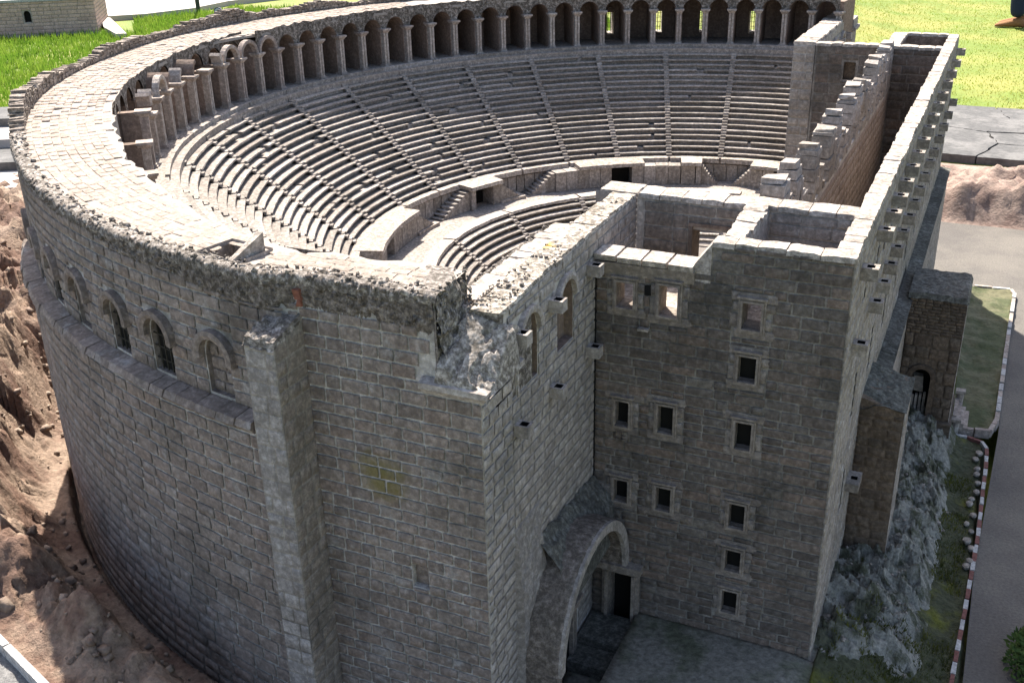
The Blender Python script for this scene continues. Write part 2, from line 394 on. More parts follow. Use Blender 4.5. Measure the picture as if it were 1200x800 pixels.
def coping(name, parent, A, B, half, z, mat, th=.010, jit=.003, step=.02, zf=None, over=.002, tex=None):
    """rough masonry strip on a wall top; A,B centre-line ends (x,y)"""
    A = np.array(A, float); B = np.array(B, float); L = np.linalg.norm(B - A); d = (B - A) / L; n = np.array((-d[1], d[0]))
    p0 = 0.0; last = None
    while p0 < L - 1e-6:
        ln = random.uniform(.03, .062); p1 = p0 + ln
        if L - p1 < .025: p1 = L
        rows = []; k = max(2, int((p1 - p0) / .011)); dzs = random.uniform(-.0012, .0012); ws = random.uniform(-jit, jit) * .8; we = random.uniform(-jit, jit) * .8; tl = random.uniform(-.03, .03)
        for i in range(k + 1):
            s = p0 + .0008 + (p1 - p0 - .0016) * i / k; c = A + d * s; zz = (z if zf is None else zf(s)) + dzs + tl * (s - (p0 + p1) / 2); row = []
            j = lambda a: random.uniform(-a, a)
            e = .0013 if i in (0, k) else 0
            w0 = half + over + ws + j(jit * .45); w1 = half + over + we + j(jit * .45)
            for (off, dz) in ((-w0, -th), (-w0 + .001, -.003 - e), (-w0 * .93, -e), (-w0 * .3, -e), (w1 * .3, -e), (w1 * .93, -e), (w1 - .001, -.003 - e), (w1, -th)):
                p = c + n * off; row.append((p[0], p[1], zz + dz + (j(jit * .3) if dz > -th else 0)))
            rows.append(row)
        mb = MB(); mb.grid(rows)
        for r in (rows[0], rows[-1]): mb.add(r, (tuple(range(8)),))
        last = mb.build('coping_stone', mat, parent); p0 = p1
    return last
def scatter_stones(name, parent, pts, mat, r0, r1, seed=5):
    r = random.Random(seed); Vs = []; Fs = []; b = 0; off = root_off(parent)
    cube = np.array([(-1, -1, -1), (1, -1, -1), (1, 1, -1), (-1, 1, -1), (-1, -1, 1), (1, -1, 1), (1, 1, 1), (-1, 1, 1)], float)
    F = np.array([(3, 2, 1, 0), (4, 5, 6, 7), (0, 1, 5, 4), (1, 2, 6, 5), (2, 3, 7, 6), (3, 0, 4, 7)])
    for p in pts:
        q = r0 + (r1 - r0) * r.random() ** 2
        m = np.array(Matrix.Rotation(r.uniform(0, 6.28), 3, Vector((r.gauss(0, 1), r.gauss(0, 1), r.gauss(0, 1))).normalized()))
        v = (cube + np.array([[r.uniform(-.38, .38) for _ in range(3)] for _ in range(8)])) * np.array((q * r.uniform(.7, 1.4), q * r.uniform(.6, 1), q * r.uniform(.5, .9))) @ m.T
        Vs.append(v + np.array(p) - np.array(off)); Fs.append(F + b); b += 8
    o = link(name, mesh_np(name, np.concatenate(Vs), np.concatenate(Fs), mat), parent); o['kind'] = 'stuff'; return o
def arch_ring(mb, c, t, n, r0, r1, d0, d1, a0=0, a1=180, k=12, m=0):
    """ring in the plane spanned by t (horizontal) and z, extruded from d0 to d1 along n"""
    c = np.array(c, float); t = np.array((t[0], t[1], 0.)); n = np.array((n[0], n[1], 0.)); up = np.array((0, 0, 1.))
    prof = ((r0, d0), (r0, d1 * .8), ((r0 + r1) / 2, d1), (r1, d1 * .9), (r1, d0)); rows = []
    for i in range(k + 1):
        a = R_(a0 + (a1 - a0) * i / k); rows.append([c + (t * math.cos(a) + up * math.sin(a)) * r + n * d for r, d in prof])
    mb.grid(np.array(rows), m)
    for q in (rows[0], rows[-1]): mb.add(q, ((0, 1, 2, 3, 4),), m)
def swept(mb, prof, th0, th1, cx, cy, k=6, m=0, cap=True, jit=0.0):
    rows = []
    for i in range(k + 1):
        a = R_(th0 + (th1 - th0) * i / k); ca, sa = math.cos(a), math.sin(a)
        rows.append([(cx + (r + random.uniform(-jit, jit)) * ca, cy + (r + random.uniform(-jit, jit)) * sa, z + random.uniform(-jit, jit) * .6) for r, z in prof])
    mb.grid(np.array(rows), m)
    if cap:
        mb.add(rows[0], (tuple(range(len(prof))),), m); mb.add(rows[-1], (tuple(range(len(prof))),), m)

# ================================================================ THE SETTING
CX, CY = -.655, 1.37
RO = 1.90
def ground_h(x, y):
    x = np.asarray(x, float); y = np.asarray(y, float)
    dx, dy = x - CX, y - CY; rho = np.hypot(dx, dy) - RO
    d = np.where(x > CX, -.5 - y, rho)                        # distance outside the front / curved wall
    left = sst(-.75, -1.15, x)
    far_l = sst(-1.4, -1.75, x); kd = y - (-.749 - .32 * (x + 1.399))
    bank = (.22 + .05 * far_l) * sst(.075, .225 + .06 * far_l, d + .05 * (fbm(x, y, 5, 3, 15) - .5)) * left * (.72 + .28 * sst(.02, .3, kd)) * (1 - .56 * sst(4.2, 6.0, np.hypot(x - CP.x, y - CP.y)))
    wx = x + .12 * (fbm(x, y, 5, 3, 301) - .5); wy = y + .12 * (fbm(x, y, 5, 3, 302) - .5)
    cl = .5 + (fbm(wx, wy, 3.6, 4, 3) - .5) * (1 - .45 * far_l); cl = cl + .10 * (np.floor(cl * 9) / 9 + sst(.0, .35, cl * 9 - np.floor(cl * 9)) / 9 - cl) * 6
    rough = (cl - .5) * .36 + (ridge(wx, wy, 7, 6, 5) - .58) * .08 + (crag(wx, wy, 7.5, 311) - .5) * .075 + (crag(wx, wy, 17, 321) - .5) * .03 + (crag(wx + .02 * vn(x * 40, y * 40), wy, 42, 331) - .5) * .012 + (fbm(x, y, 60, 4, 8, .6) - .5) * .02
    far = np.hypot(x - CP.x, y - CP.y)
    rmask = left * sst(.05, .24, d) * (1 - sst(5.3, 6.2, far)) * sst(-.02, .22, kd)
    h = bank * (1 - .4 * sst(5.3, 7, far)) + rough * rmask + (fbm(x, y, 25, 3, 12) - .5) * .012 * left
    right = np.maximum(sst(.02, .27, x), sst(1.85, 2.3, y) * sst(-.5, -.3, x))
    h = h - .1 * right * (1 - left); h = np.where((y > 2.6) & (x > -1.3), np.minimum(h, .12), h)
    back = sst(2.6, 3.4, y) * sst(-2.5, -.2, x)
    h = np.where(right < 1, h * (1 - back) + (-.1) * back, h)
    mound = sst(3.44, 3.62, y) * (1 - sst(4.3, 4.62, y)) * sst(-.6, -.2, x) * (1 - sst(1.2, 1.5, x))
    h = h + mound * ((fbm(x, y, 3.6, 5, 21) - .22) * .3 + (ridge(x, y, 8, 5, 23) - .6) * .13)
    h = h - .06 * sst(.016, .006, np.abs(d - .030)) * left
    front = sst(-1.0, -.6, x) * (1 - sst(-.05, .05, x)) * (y < .3)
    h = h + front * .02
    return h
def axis(a, b, st, lo, hi, g=1.18):
    out = list(np.arange(a, b + 1e-9, st)); s = st; v = out[-1]
    while v < hi: s = min(s * g, 12); v += s; out.append(v)
    s = st; v = a; pre = []
    while v > lo: s = min(s * g, 12); v -= s; pre.append(v)
    return np.array(pre[::-1] + out)
def axis2(parts, lo, hi):
    out = [parts[0][0]]
    for a, b, st in parts:
        k = max(1, round((b - a) / st)); out += list(np.linspace(a, b, k + 1)[1:])
    c = axis(out[-1], out[-1], parts[-1][2], lo, hi); d_ = axis(out[0], out[0], parts[0][2], lo, hi)
    return np.array([v for v in d_ if v < out[0] - 1e-9] + out + [v for v in c if v > out[-1] + 1e-9])
GX = axis2([(-4.5, -3.0, .018), (-3.0, -.95, .0075), (-.95, .9, .02)], -160, 160); GY = axis2([(-1.2, .8, .0075), (.8, 4.8, .02)], -60, 240)
X, Y = np.meshgrid(GX, GY, indexing='ij'); Z = ground_h(X, Y)
ins = (np.hypot(X - CX, Y - CY) < RO - .06) | ((X > CX) & (X < -.02) & (Y > -.44) & (Y < 2.68)) | ((X > CX) & (X < -.49) & (Y > -.44) & (Y < 3.1)) | ((X > -.36) & (X < -.02) & (Y > .02) & (Y < 2.65))
passage = (X > -.47) & (X < -.375) & (Y < .0) & (Y > -.36)
Z = np.where(ins & ~((X > -.474) & (Y < 0)), -.2, Z)
Z = np.where(passage, -.05, Z)
nx, ny = len(GX), len(GY)
xc = (GX[:-1, None] + GX[1:, None]) / 2 + 0 * GY[None, :-1]; yc = (GY[None, :-1] + GY[None, 1:]) / 2 + 0 * GX[:-1, None]
farc = np.hypot(xc - CP.x, yc - CP.y)
kerbline = yc - (-.749 - .32 * (xc + 1.399))
zone = np.zeros(xc.shape, int)                                  # 0 lawn
rhoc = np.where(xc > CX, -.5 - yc, np.hypot(xc - CX, yc - CY) - RO)
zone[(xc < -.62) & (farc < 6.0) & (kerbline > 0) & (rhoc > -.1)] = 1               # earth bank
zone[(xc < 0) & (kerbline <= 0) & (farc < 8)] = 5                      # gravel path
zone[(xc >= -.62) & (xc < .3) & (yc < 1.3) & (kerbline > -.4)] = 2               # apron
zone[(xc > -1.0) & (xc < 1.5) & (yc > 3.42) & (yc < 4.62)] = 3         # soil mound
IDX = (np.arange(nx - 1)[:, None] * ny + np.arange(ny - 1)[None, :])
V = np.stack([X, Y, Z], -1).reshape(-1, 3)
hide = (np.hypot(xc - CX, yc - CY) < RO - .2) & (xc < -.6)
for zi, (nm, mt, lb) in {0: ('lawn', 'lawn', 'bright sunlit lawn around the model theatre'), 1: ('earth_bank', 'earth', 'sandy rocky bank beside the curved wall'), 2: ('ground', 'apron', 'mossy grey concrete ground below the tower'), 3: ('soil_mound', 'earth2', 'lumpy pinkish soil mound beyond the building'), 5: ('footpath', 'gravel', 'grey gravel path behind a white edging')}.items():
    sel = (zone == zi) & ~hide; i = IDX[sel]
    F = np.stack([i, i + ny, i + ny + 1, i + 1], -1)
    u, inv = np.unique(F, return_inverse=True)
    o = link(nm, mesh_np(nm, V[u], inv.reshape(F.shape), M[mt], smooth=True)); tag(o, lb, kind='structure')

def sheet(name, pts, z, mat, label, kind='structure', thick=.0):
    mb = MB(); n = len(pts)
    if thick:
        mb.add([(x, y, z) for x, y in pts] + [(x, y, z - thick) for x, y in pts], [tuple(range(n))] + [(i, (i + 1) % n, n + (i + 1) % n, n + i) for i in range(n)])
    else: mb.add([(x, y, z) for x, y in pts], [tuple(range(n))])
    return tag(mb.build(name, mat), label, kind=kind)
# road and paved yard to the right, 4 mm proud of the turf below
sheet('road', [(.29, -2.4), (3.2, -2.4), (3.2, 3.47), (1.2, 3.62), (.5, 3.58), (-.25, 3.42), (-.2, 2.72), (.16, 2.72), (.20, 2.57), (.34, 2.57), (.33, 1.35), (.3, .6)], -.094, M['road'], 'worn asphalt road and paved yard beside the stage building')
# soft turf bed with edging stones right of the porch
bed = [(.150, 2.50), (.20, 2.585), (.335, 2.60), (.348, 2.55), (.333, 1.95), (.322, 1.42), (.305, 1.33), (.26, 1.325), (.195, 1.33), (.19, 1.5)]
bx_, by_ = np.meshgrid(np.linspace(.14, .352, 26), np.linspace(1.31, 2.61, 110), indexing='ij')
inside = np.zeros(bx_.shape, bool)
for (x0, y0), (x1, y1) in zip(bed, bed[1:] + bed[:1]):
    c = ((y0 > by_) != (y1 > by_)) & (bx_ < (x1 - x0) * (by_ - y0) / (y1 - y0 + 1e-12) + x0); inside ^= c
bz_ = -.082 + (fbm(bx_, by_, 22, 4, 31) - .5) * .02 + .02 * sst(.24, .17, bx_) * fbm(bx_, by_, 50, 3, 33)
bV = np.stack([bx_, by_, bz_], -1).reshape(-1, 3); bi = (np.arange(25)[:, None] * 110 + np.arange(109)[None, :])
sel = inside[:-1, :-1] & inside[1:, 1:] & inside[1:, :-1] & inside[:-1, 1:]; i = bi[sel]
tag(link('turf_bed', mesh_np('turf_bed', bV, np.stack([i, i + 110, i + 111, i + 1], -1), M['bed'], True)), 'small dark turf bed with pale edging beside the porch', kind='structure')
kb = bpy.data.objects.new('bed_edging', None); COL.objects.link(kb); kb.location = (.25, 1.9, -.1); OFF[kb.name] = Vector(kb.location); tag(kb, 'pale pinkish edging stones round the turf bed', kind='structure')
tot = bed[1:9]
for (x0, y0), (x1, y1) in zip(tot, tot[1:]):
    L = math.hypot(x1 - x0, y1 - y0); k = max(1, round(L / .055)); dx, dy = (x1 - x0) / L, (y1 - y0) / L
    for q in range(k):
        s0 = L * q / k; s1 = L * (q + 1) / k - .004; mb = MB(); w = .0065
        p = [(x0 + dx * s - dy * e, y0 + dy * s + dx * e) for s, e in ((s0, -w), (s1, -w), (s1, w), (s0, w))]
        zt = -.074 + random.uniform(-.004, .004)
        mb.hexa([(a + random.uniform(-.002, .002), b, -.1) for a, b in p] + [(a, b, zt) for a, b in p]); mb.build('edging_stone', M['white'] if random.random() < .35 else M['column'], kb)

# rocky slope between facade and kerb
rx, ry = np.meshgrid(np.arange(-.01, .275, .003), np.arange(-.06, 1.28, .004), indexing='ij')
base = ground_h(rx, ry)
m_ = sst(0.0, .12, ry) * sst(.285, .19, rx + .0 * ry)
wx = rx + .03 * (fbm(rx, ry, 18, 3, 46) - .5); wy = ry + .03 * (fbm(rx, ry, 18, 3, 47) - .5)
m_ = m_ * sst(.235, .165, rx + .05 * (fbm(rx, ry, 7, 3, 49) - .5)) * sst(.06, .20, ry + .1 * (fbm(rx, ry, 8, 3, 50) - .5) + .3 * sst(.12, .03, rx))
pl = crag(wx, wy * 1.7, 22, 48)
rz = base - .004 + m_ * (.040 + (fbm(rx, ry, 9, 2, 40) - .5) * .06 + (pl - .5) * .034 + (crag(wx, wy * 1.5, 46, 58) - .5) * .015 + (crag(wx, wy * 1.6, 105, 68) - .5) * .0055 + (fbm(rx, ry, 60, 2, 44) - .5) * .004)
rz = np.where(ry < .05, rz - .02 * sst(.05, -.06, ry), rz)
rV = np.stack([rx, ry, rz], -1).reshape(-1, 3); n2 = rx.shape[1]; i = (np.arange(rx.shape[0] - 1)[:, None] * n2 + np.arange(n2 - 1)[None, :]).ravel()
tag(link('rock_slope', mesh_np('rock_slope', rV, np.stack([i, i + n2, i + n2 + 1, i + 1], -1), M['rock'], False)), 'craggy grey rock slope below the long side of the building', kind='structure')
# mossy ground between the rocks and the kerb
gx, gy = np.meshgrid(np.linspace(.004, .30, 110), np.linspace(-.14, 1.275, 380), indexing='ij'); gz = ground_h(gx, gy) + .006 + .022 * (fbm(gx, gy, 26, 5, 51, .6) - .45) - .03 * sst(.015, .004, gx) - .03 * sst(.285, .30, gx)
i = (np.arange(109)[:, None] * 380 + np.arange(379)[None, :]).ravel()
tag(link('moss', mesh_np('moss', np.stack([gx, gy, gz], -1).reshape(-1, 3), np.stack([i, i + 380, i + 381, i + 1], -1), plain('moss', (.075, .078, .04), sc=70, var=.7, bump=.9, col2=(.15, .15, .025), sc2=7, lo=.55, hi=.66), True)), 'dark mossy ground with yellow green patches between rocks and kerb', kind='stuff')

# red and white kerb: every painted stone a piece
kerb = bpy.data.objects.new('kerb', None); COL.objects.link(kerb); kerb.location = (.3, .6, -.1); OFF[kerb.name] = Vector(kerb.location); tag(kerb, 'red and white painted kerb between rock slope and road', kind='structure')
kp = [(.205, 1.285), (.25, 1.285), (.285, 1.27), (.302, 1.235), (.304, 1.15), (.300, .725), (.288, .43), (.277, .18), (.268, -.05), (.26, -.3)]
pts = []
for (x0, y0), (x1, y1) in zip(kp, kp[1:]):
    L = math.hypot(x1 - x0, y1 - y0); k = max(1, int(L / .005))
    for q in range(k): pts.append((x0 + (x1 - x0) * q / k, y0 + (y1 - y0) * q / k))
seg = 8; ci = 0
for q in range(0, len(pts) - seg, seg):
    (x0, y0), (x1, y1) = pts[q], pts[q + seg]; L = math.hypot(x1 - x0, y1 - y0); dx, dy = (x1 - x0) / L, (y1 - y0) / L; w = .006
    mb = MB(); g = .0012
    pp = [(x0 + dx * s - dy * e, y0 + dy * s + dx * e) for s, e in ((g, -w * .8), (L - g, -w * .8), (L - g, w * .8), (g, w * .8))]
    zt = -.084 + random.uniform(-.002, .002)
    mb.hexa([(a, b, -.1) for a, b in pp] + [(a + random.uniform(-.001, .001), b + random.uniform(-.001, .001), zt) for a, b in pp]); mb.build('kerb_stone', M['red'] if ci % 2 else M['white'], kerb); ci += 1

# white edging of the left path
e0, e1 = Vector((-1.75, -.637, 0)), Vector((-1.0, -.877, 0)); dd = (e1 - e0).normalized(); nn = Vector((-dd.y, dd.x, 0))
ed = bpy.data.objects.new('path_edging', None); COL.objects.link(ed); ed.location = (-1.3, -.78, .15); OFF[ed.name] = Vector(ed.location); tag(ed, 'white painted edging along the gravel path', kind='structure')
s = 0; L = (e1 - e0).length
while s < L:
    a = e0 + dd * s; b = e0 + dd * min(L, s + .196); mb = MB(); w = .007
    zz = float(ground_h(a.x, a.y)) ; zz = .185
    p = [a - nn * w, b - nn * w, b + nn * w, a + nn * w]
    mb.hexa([(q.x, q.y, .10) for q in p] + [(q.x, q.y, zz + random.uniform(-.002, .002)) for q in p]); mb.build('edging_stone', M['white'], ed); s += .2

# dark slate paving at the right and pale path far left
sl = bpy.data.objects.new('paving', None); COL.objects.link(sl); sl.location = (.4, 5.3, -.1); OFF[sl.name] = Vector(sl.location); tag(sl, 'dark cracked slate paving on the lawn behind the soil mound', kind='structure')
gxs = [-.45, -.1, .17, .48, .82, 1.15, 1.5]; gys = [4.64, 5.0, 5.36, 5.72, 6.08]
jit = {}
def gp(i, j):
    if (i, j) not in jit: jit[(i, j)] = (gxs[i] + random.uniform(-.09, .09), gys[j] + (random.uniform(-.07, .07) if 0 < j < 4 else 0) + .05 * (gxs[i] < -.2) * (j == 0))
    return jit[(i, j)]
for i in range(6):
    for j in range(4):
        q = [gp(i, j), gp(i + 1, j), gp(i + 1, j + 1), gp(i, j + 1)]
        cxq = sum(p[0] for p in q) / 4; cyq = sum(p[1] for p in q) / 4; zt = -.055 + random.uniform(-.004, .004)
        out = []
        for k in range(4):
            (ax, ay), (bx, by) = q[k], q[(k + 1) % 4]
            for f in (0, .15, .33, .47, .6, .74, .88):
                jx = random.uniform(-.010, .010) if f else 0
                px_, py_ = ax + (bx - ax) * f + jx, ay + (by - ay) * f + jx * .7
                sc_ = .975 if not f else .978
                out.append((cxq + (px_ - cxq) * sc_, cyq + (py_ - cyq) * sc_))
        n = len(out); mb = MB(); mb.add([(x, y, zt) for x, y in out] + [(x, y, -.12) for x, y in out], [tuple(range(n))] + [(k, (k + 1) % n, n + (k + 1) % n, n + k) for k in range(n)])
        mb.build('slate_slab', M['slate'], sl)
sheet('path', [(-8.75, 7.05), (-8.42, 7.36), (-8.23, 7.93), (-8.28, 8.6), (-7.9, 9.6), (-6.9, 12), (-14, 19), (-22, 14), (-12, 9.2), (-9.2, 7.2)], .126, M['path'], 'pale sunlit concrete path beyond the small brick model', thick=.06)
sheet('path', [(-8.08, 6.40), (-7.60, 6.06), (-7.50, 6.10), (-8.55, 6.98), (-8.72, 7.02)], .128, M['path'], 'narrow pinkish strip of path beside the small brick model', thick=.06)

# sky is the world; far ground goes on to the horizon as the lawn sheet

# ================================================================ AUDITORIUM
AUD = thing('auditorium', (CX, CY, 0), 'semicircular grey stone seating bowl with a columned gallery and a broken paved walkway on top', 'theatre')
# outer path: straight front, then round
SL0 = .326; SL1 = SL0 + .062; TH0 = 264.0
def outP(s):
    if s < SL0: return (-.474 - s, -.5)
    if s < SL1:
        f = (s - SL0) / (SL1 - SL0); a = R_(TH0); e = (CX + RO * math.cos(a), CY + RO * math.sin(a)); return (-.8 + (e[0] + .8) * f, -.5 + (e[1] + .5) * f)
    a = R_(TH0) - (s - SL1) / RO; return (CX + RO * math.cos(a), CY + RO * math.sin(a))
def outN(s):
    if s < SL1: return (0, -1)
    a = R_(TH0) - (s - SL1) / RO; return (math.cos(a), math.sin(a))
def th2s(th): return SL1 + R_(TH0 - th) * RO
def s2th(s): return TH0 - math.degrees((s - SL1) / RO)
def roofz(s):
    if s < SL1: return .918
    th = s2th(s); return .918 + .047 * sst(252, 210, th) + .015 * sst(215, 180, th)
def roofw(s):
    if s < SL1: return .118
    th = s2th(s); return 1.9 - np.interp(th, [150, 180, 186, 215, 223, 236, 244, 252, 260, 264], [1.60, 1.60, 1.655, 1.66, 1.665, 1.68, 1.70, 1.73, 1.77, 1.782])
SEND = th2s(86)
WIN = [(260.0, 0), (255.1, 1), (250.6, 1), (245.4, 0), (240.2, 1), (235.2, 1), (230.2, 0)]
holes = []; excl = []
for th, dark in WIN:
    s = th2s(th); hw = .031
    holes.append(dict(s0=s - hw, s1=s + hw, z0=.668, z1=.745, arch=True, d=.011 if dark else .010, back=1 if dark else 2, rm=2))
    excl.append((s - hw - .001, s + hw + .001, .665, .745)); excl.append((s - hw - .014, s + hw + .014, .745, .797))
GW = [154.3, 118.2, 111.1, 97.6, 104.6]
for th in GW:
    s = th2s(th); holes.append(dict(s0=s - .018, s1=s + .018, z0=.79, z1=.89, arch=True, d=.115))
ph = dict(s0=.116, s1=.148, z0=.363, z1=.411, d=.012, back=2)
holes.append(ph); excl.append((ph['s0'], ph['s1'], ph['z0'], ph['z1']))
mb = MB(); wall(mb, outP, outN, 0.0, .0749, -.15, lambda s: .772, (), step=.04, inset=.002); wall(mb, outP, outN, .075, SEND, -.15, lambda s: roofz(s) - .004, holes, step=.04, inset=.002)
OW = mb.build('outer_wall', [M['mortar'], M['dark'], M['outer']], AUD)
excl.append((SL0 - .002, SL1 + .006, -.2, .838))
# below the string course the wall is a little thicker
def lowP(s):
    x, y = outP(s); n = outN(s); return (x + n[0] * .026, y + n[1] * .026)
mb = MB(); wall(mb, lowP, outN, SL1 + .001, th2s(205), -.15, lambda s: .636, (), step=.03, inset=.002)
for q in np.arange(SL1 + .001, th2s(205), .03):
    a, b, c, d = outP(q), outP(q + .03), lowP(q + .03), lowP(q); mb.quad((*a, .636), (*b, .636), (*c, .636), (*d, .636))
mb.build('lower_wall', [M['mortar']], AUD)     # behind the buttress
rim_bot = lambda s: (roofz(s) - .010 - (.012 + .050 * float(fbm(s, .5, 7, 3, 201))) * (1 - .75 * float(sst(th2s(255), th2s(249), s)))) if s > .0755 else .764
lay(OW, outP, outN, 0, SL0 + .001, -.03, rim_bot, .0230, .028, .056, M['outer'], [e for e in excl], depth=.0042, hj=.2)
lay(OW, lowP, outN, SL1 + .005, th2s(222), -.03, lambda s: .634, .0285, .036, .078, M['outer'], excl, depth=.004)
lay(OW, outP, outN, SL0 + .001, th2s(222), .662, rim_bot, .024, .034, .07, M['outer'], excl, depth=.0038)
# blocks inside the two visible blind arches
for th, dark in WIN:
    if not dark:
        s = th2s(th); lay(OW, lambda q: (outP(q)[0] - outN(q)[0] * .010, outP(q)[1] - outN(q)[1] * .010), outN, s - .029, s + .029, .67, lambda q: .768, .024, .028, .05, M['outer'], depth=.004)
# archivolts, window grilles
for th, dark in WIN:
    a = R_(th); n = (math.cos(a), math.sin(a)); t = (math.sin(a), -math.cos(a)); c = (CX + RO * n[0], CY + RO * n[1], .745)
    mb = MB(); arch_ring(mb, c, t, n, .034, .050, -.004, .014, -12, 192, 14); mb.build('archivolt', M['outer'], AUD)
    if dark:
        mb = MB(); 
        for q in (-.016, 0, .016):
            mb.box((-.0012, -.001, .67), (.0012, .001, .772)); 
            for k in range(8): mb.v[-1 - k] = (mb.v[-1 - k][0] + q, mb.v[-1 - k][1], mb.v[-1 - k][2])
        for zq in (.69, .715, .74): mb.box((-.031, -.001, zq - .001), (.031, .001, zq + .001))
        ca = (CX + (RO - .007) * n[0], CY + (RO - .007) * n[1])
        mb.v = [(ca[0] + t[0] * x + n[0] * y, ca[1] + t[1] * x + n[1] * y, z) for x, y, z in mb.v]
        mb.build('window_grille', M['mesh'], AUD)
# string course in stones
th = TH0 - .9
while th > 224:
    w = random.uniform(1.1, 1.9); mb = MB(); o = random.uniform(-.002, .002)
    swept(mb, [(1.89, .630), (1.930, .634), (1.940 + o, .646), (1.934 + o, .658), (1.89, .664)], th - w + .06, th, CX, CY, 3, jit=.0012); mb.build('string_course', M['outer'], AUD); th -= w
# rough eroded band and rim above the blocks
def strip_rough(name, s0, s1, prof, mat, ns, k, amp, f=60, ragtop=0.0):
    ss = np.linspace(s0, s1, ns); rows = []
    V = []
    for j, (dn, fz) in enumerate(prof):
        xs = np.array([outP(s) for s in ss]); nsn = np.array([outN(s) for s in ss]); zz = np.array([fz(s) for s in ss])
        nz = (fbm(ss, np.full(ns, j * .011), f, 4, k) - .5) * amp * 2 + (ridge(ss, np.full(ns, j * .013 + 3), f * 1.7, 2, k + 7) - .5) * amp
        d = dn + nz; rz_ = zz + (fbm(ss, np.full(ns, j * .02 + 5), f * .8, 3, k + 3) - .5) * amp * 1.6 + ragtop * (fbm(ss, np.full(ns, .3), 14, 4, k + 9) - .45) * (1 if 2 <= j < len(prof) - 2 else 0)
        V.append(np.stack([xs[:, 0] + nsn[:, 0] * d, xs[:, 1] + nsn[:, 1] * d, rz_], -1))
    V = np.stack(V, 1); n2 = len(prof); i = (np.arange(ns - 1)[:, None] * n2 + np.arange(n2 - 1)[None, :]).ravel()
    off = np.array(root_off(AUD)); 
    return link(name, mesh_np(name, V.reshape(-1, 3) - off, np.stack([i, i + n2, i + n2 + 1, i + 1], -1), mat), AUD)
prof = [(-.004, lambda s: rim_bot(s) - .016)] + [((.0006 if q else -.0005), (lambda q: (lambda s: rim_bot(s) - .004 + (roofz(s) - rim_bot(s)) * q / 9))(q)) for q in range(0, 9)]
strip_rough('eroded_band', .072, th2s(218), prof, M['band'], 2200, 61, .0035, f=75)
prof = [(.002, lambda s: roofz(s) - .014), (.003, lambda s: roofz(s) - .006), (.001, lambda s: roofz(s) + .002), (-.006, lambda s: roofz(s) + .005), (-.013, lambda s: roofz(s) + .0055), (-.020, lambda s: roofz(s) + .005), (-.027, lambda s: roofz(s) + .003), (-.034, lambda s: roofz(s) - .004)]
strip_rough('broken_rim', .069, th2s(219), prof, M['rim'], 2600, 71, .0042, f=85)
rr = random.Random(77); P1 = []; P2 = []
for _ in range(1500):
    s = .072 + (th2s(219) - .072) * rr.random(); x, y = outP(s); n = outN(s); d = rr.uniform(-.032, .003)
    if rr.random() > .25 + 1.3 * (float(fbm(s, .7, 6, 3, 88)) - .3): continue
    P1.append((x + n[0] * d, y + n[1] * d, roofz(s) + .003 - max(0, d + .004) * .8 + rr.uniform(-.002, .003)))
for _ in range(900):
    s = .075 + (th2s(235) - .075) * rr.random(); x, y = outP(s); n = outN(s); f = rr.random() ** 1.5
    if rr.random() > 2.2 * (float(fbm(s, .2, 5, 3, 89)) - .35): continue
    P2.append((x - n[0] * .001, y - n[1] * .001, roofz(s) - f * (roofz(s) - rim_bot(s))))
scatter_stones('rim_rubble', AUD, P1, M['rim'], .0014, .0048); scatter_stones('wall_rubble', AUD, P2, M['band'], .0018, .0055, 6)
# ragged parapet left standing at the back: rough stones of uneven height
PA = MB(); s = th2s(229)
while s < th2s(88):
    ln = random.uniform(.009, .022); m_ = s + ln / 2; th = s2th(m_)
    hgt = (.012 + .052 * float(fbm(m_, .2, 4.5, 3, 211)) ** 1.2 + random.uniform(-.004, .004)) * float(sst(229, 221, th))
    zb = roofz(m_) - .03; x0_, y0_ = outP(s + .0006); x1_, y1_ = outP(s + ln - .0006); n = outN(m_); z = zb
    while z < roofz(m_) + hgt - .003:
        hq = min(random.uniform(.008, .013) if z > zb else .036, roofz(m_) + hgt - z); j = lambda a=.0016: random.uniform(-a, a)
        d0, d1 = .004 + j(), -.030 + j()
        p = [(x0_ + n[0] * d0 + j(.001), y0_ + n[1] * d0), (x1_ + n[0] * d0 + j(.001), y1_ + n[1] * d0), (x1_ + n[0] * d1, y1_ + n[1] * d1 + j(.001)), (x0_ + n[0] * d1, y0_ + n[1] * d1 + j(.001))]
        PA.hexa([(a, b, z) for a, b in p] + [(a + j(), b + j(), z + hq - .0012 + j(.002)) for a, b in p]); z += hq
    s += ln
o = PA.build('parapet', M['parapet'], AUD); o['kind'] = 'stuff'
# walkway base
ss = np.linspace(.080, SEND, 420); rows = []
PIT = (th2s(262.0), th2s(259.0), .03, .088)
for s in ss:
    x, y = outP(s); n = outN(s); ga = s > th2s(224); w = roofw(s) + ((vn(s * 40, 0, 5) - .5) * .014 + (vn(s * 11, 3, 6) - .5) * .014) * (.25 if ga else 1) - (.006 if ga else 0)
    z = roofz(s); rows.append([(x - n[0] * d, y - n[1] * d, z + (vn(s * 25, d * 25, 9) - .5) * .004) for d in [.004] + list(np.linspace(.02, w, 12))] + [(x - n[0] * (w + .001), y - n[1] * (w + .001), z - (.009 if ga else .05))])
mb = MB(); P_ = np.array(rows); n1, n2 = P_.shape[:2]; mb.v = [tuple(p) for p in P_.reshape(-1, 3).tolist()]
for i in range(n1 - 1):
    for q in range(n2 - 1):
        sm = (ss[i] + ss[i + 1]) / 2; dm = np.linalg.norm(P_[i, q, :2] - P_[i, 0, :2]) + .01
        if PIT[0] < sm < PIT[1] and PIT[2] < dm < PIT[3]: continue
        a = i * n2 + q; mb.f.append((a, a + 1, a + n2 + 1, a + n2)); mb.m.append(0)
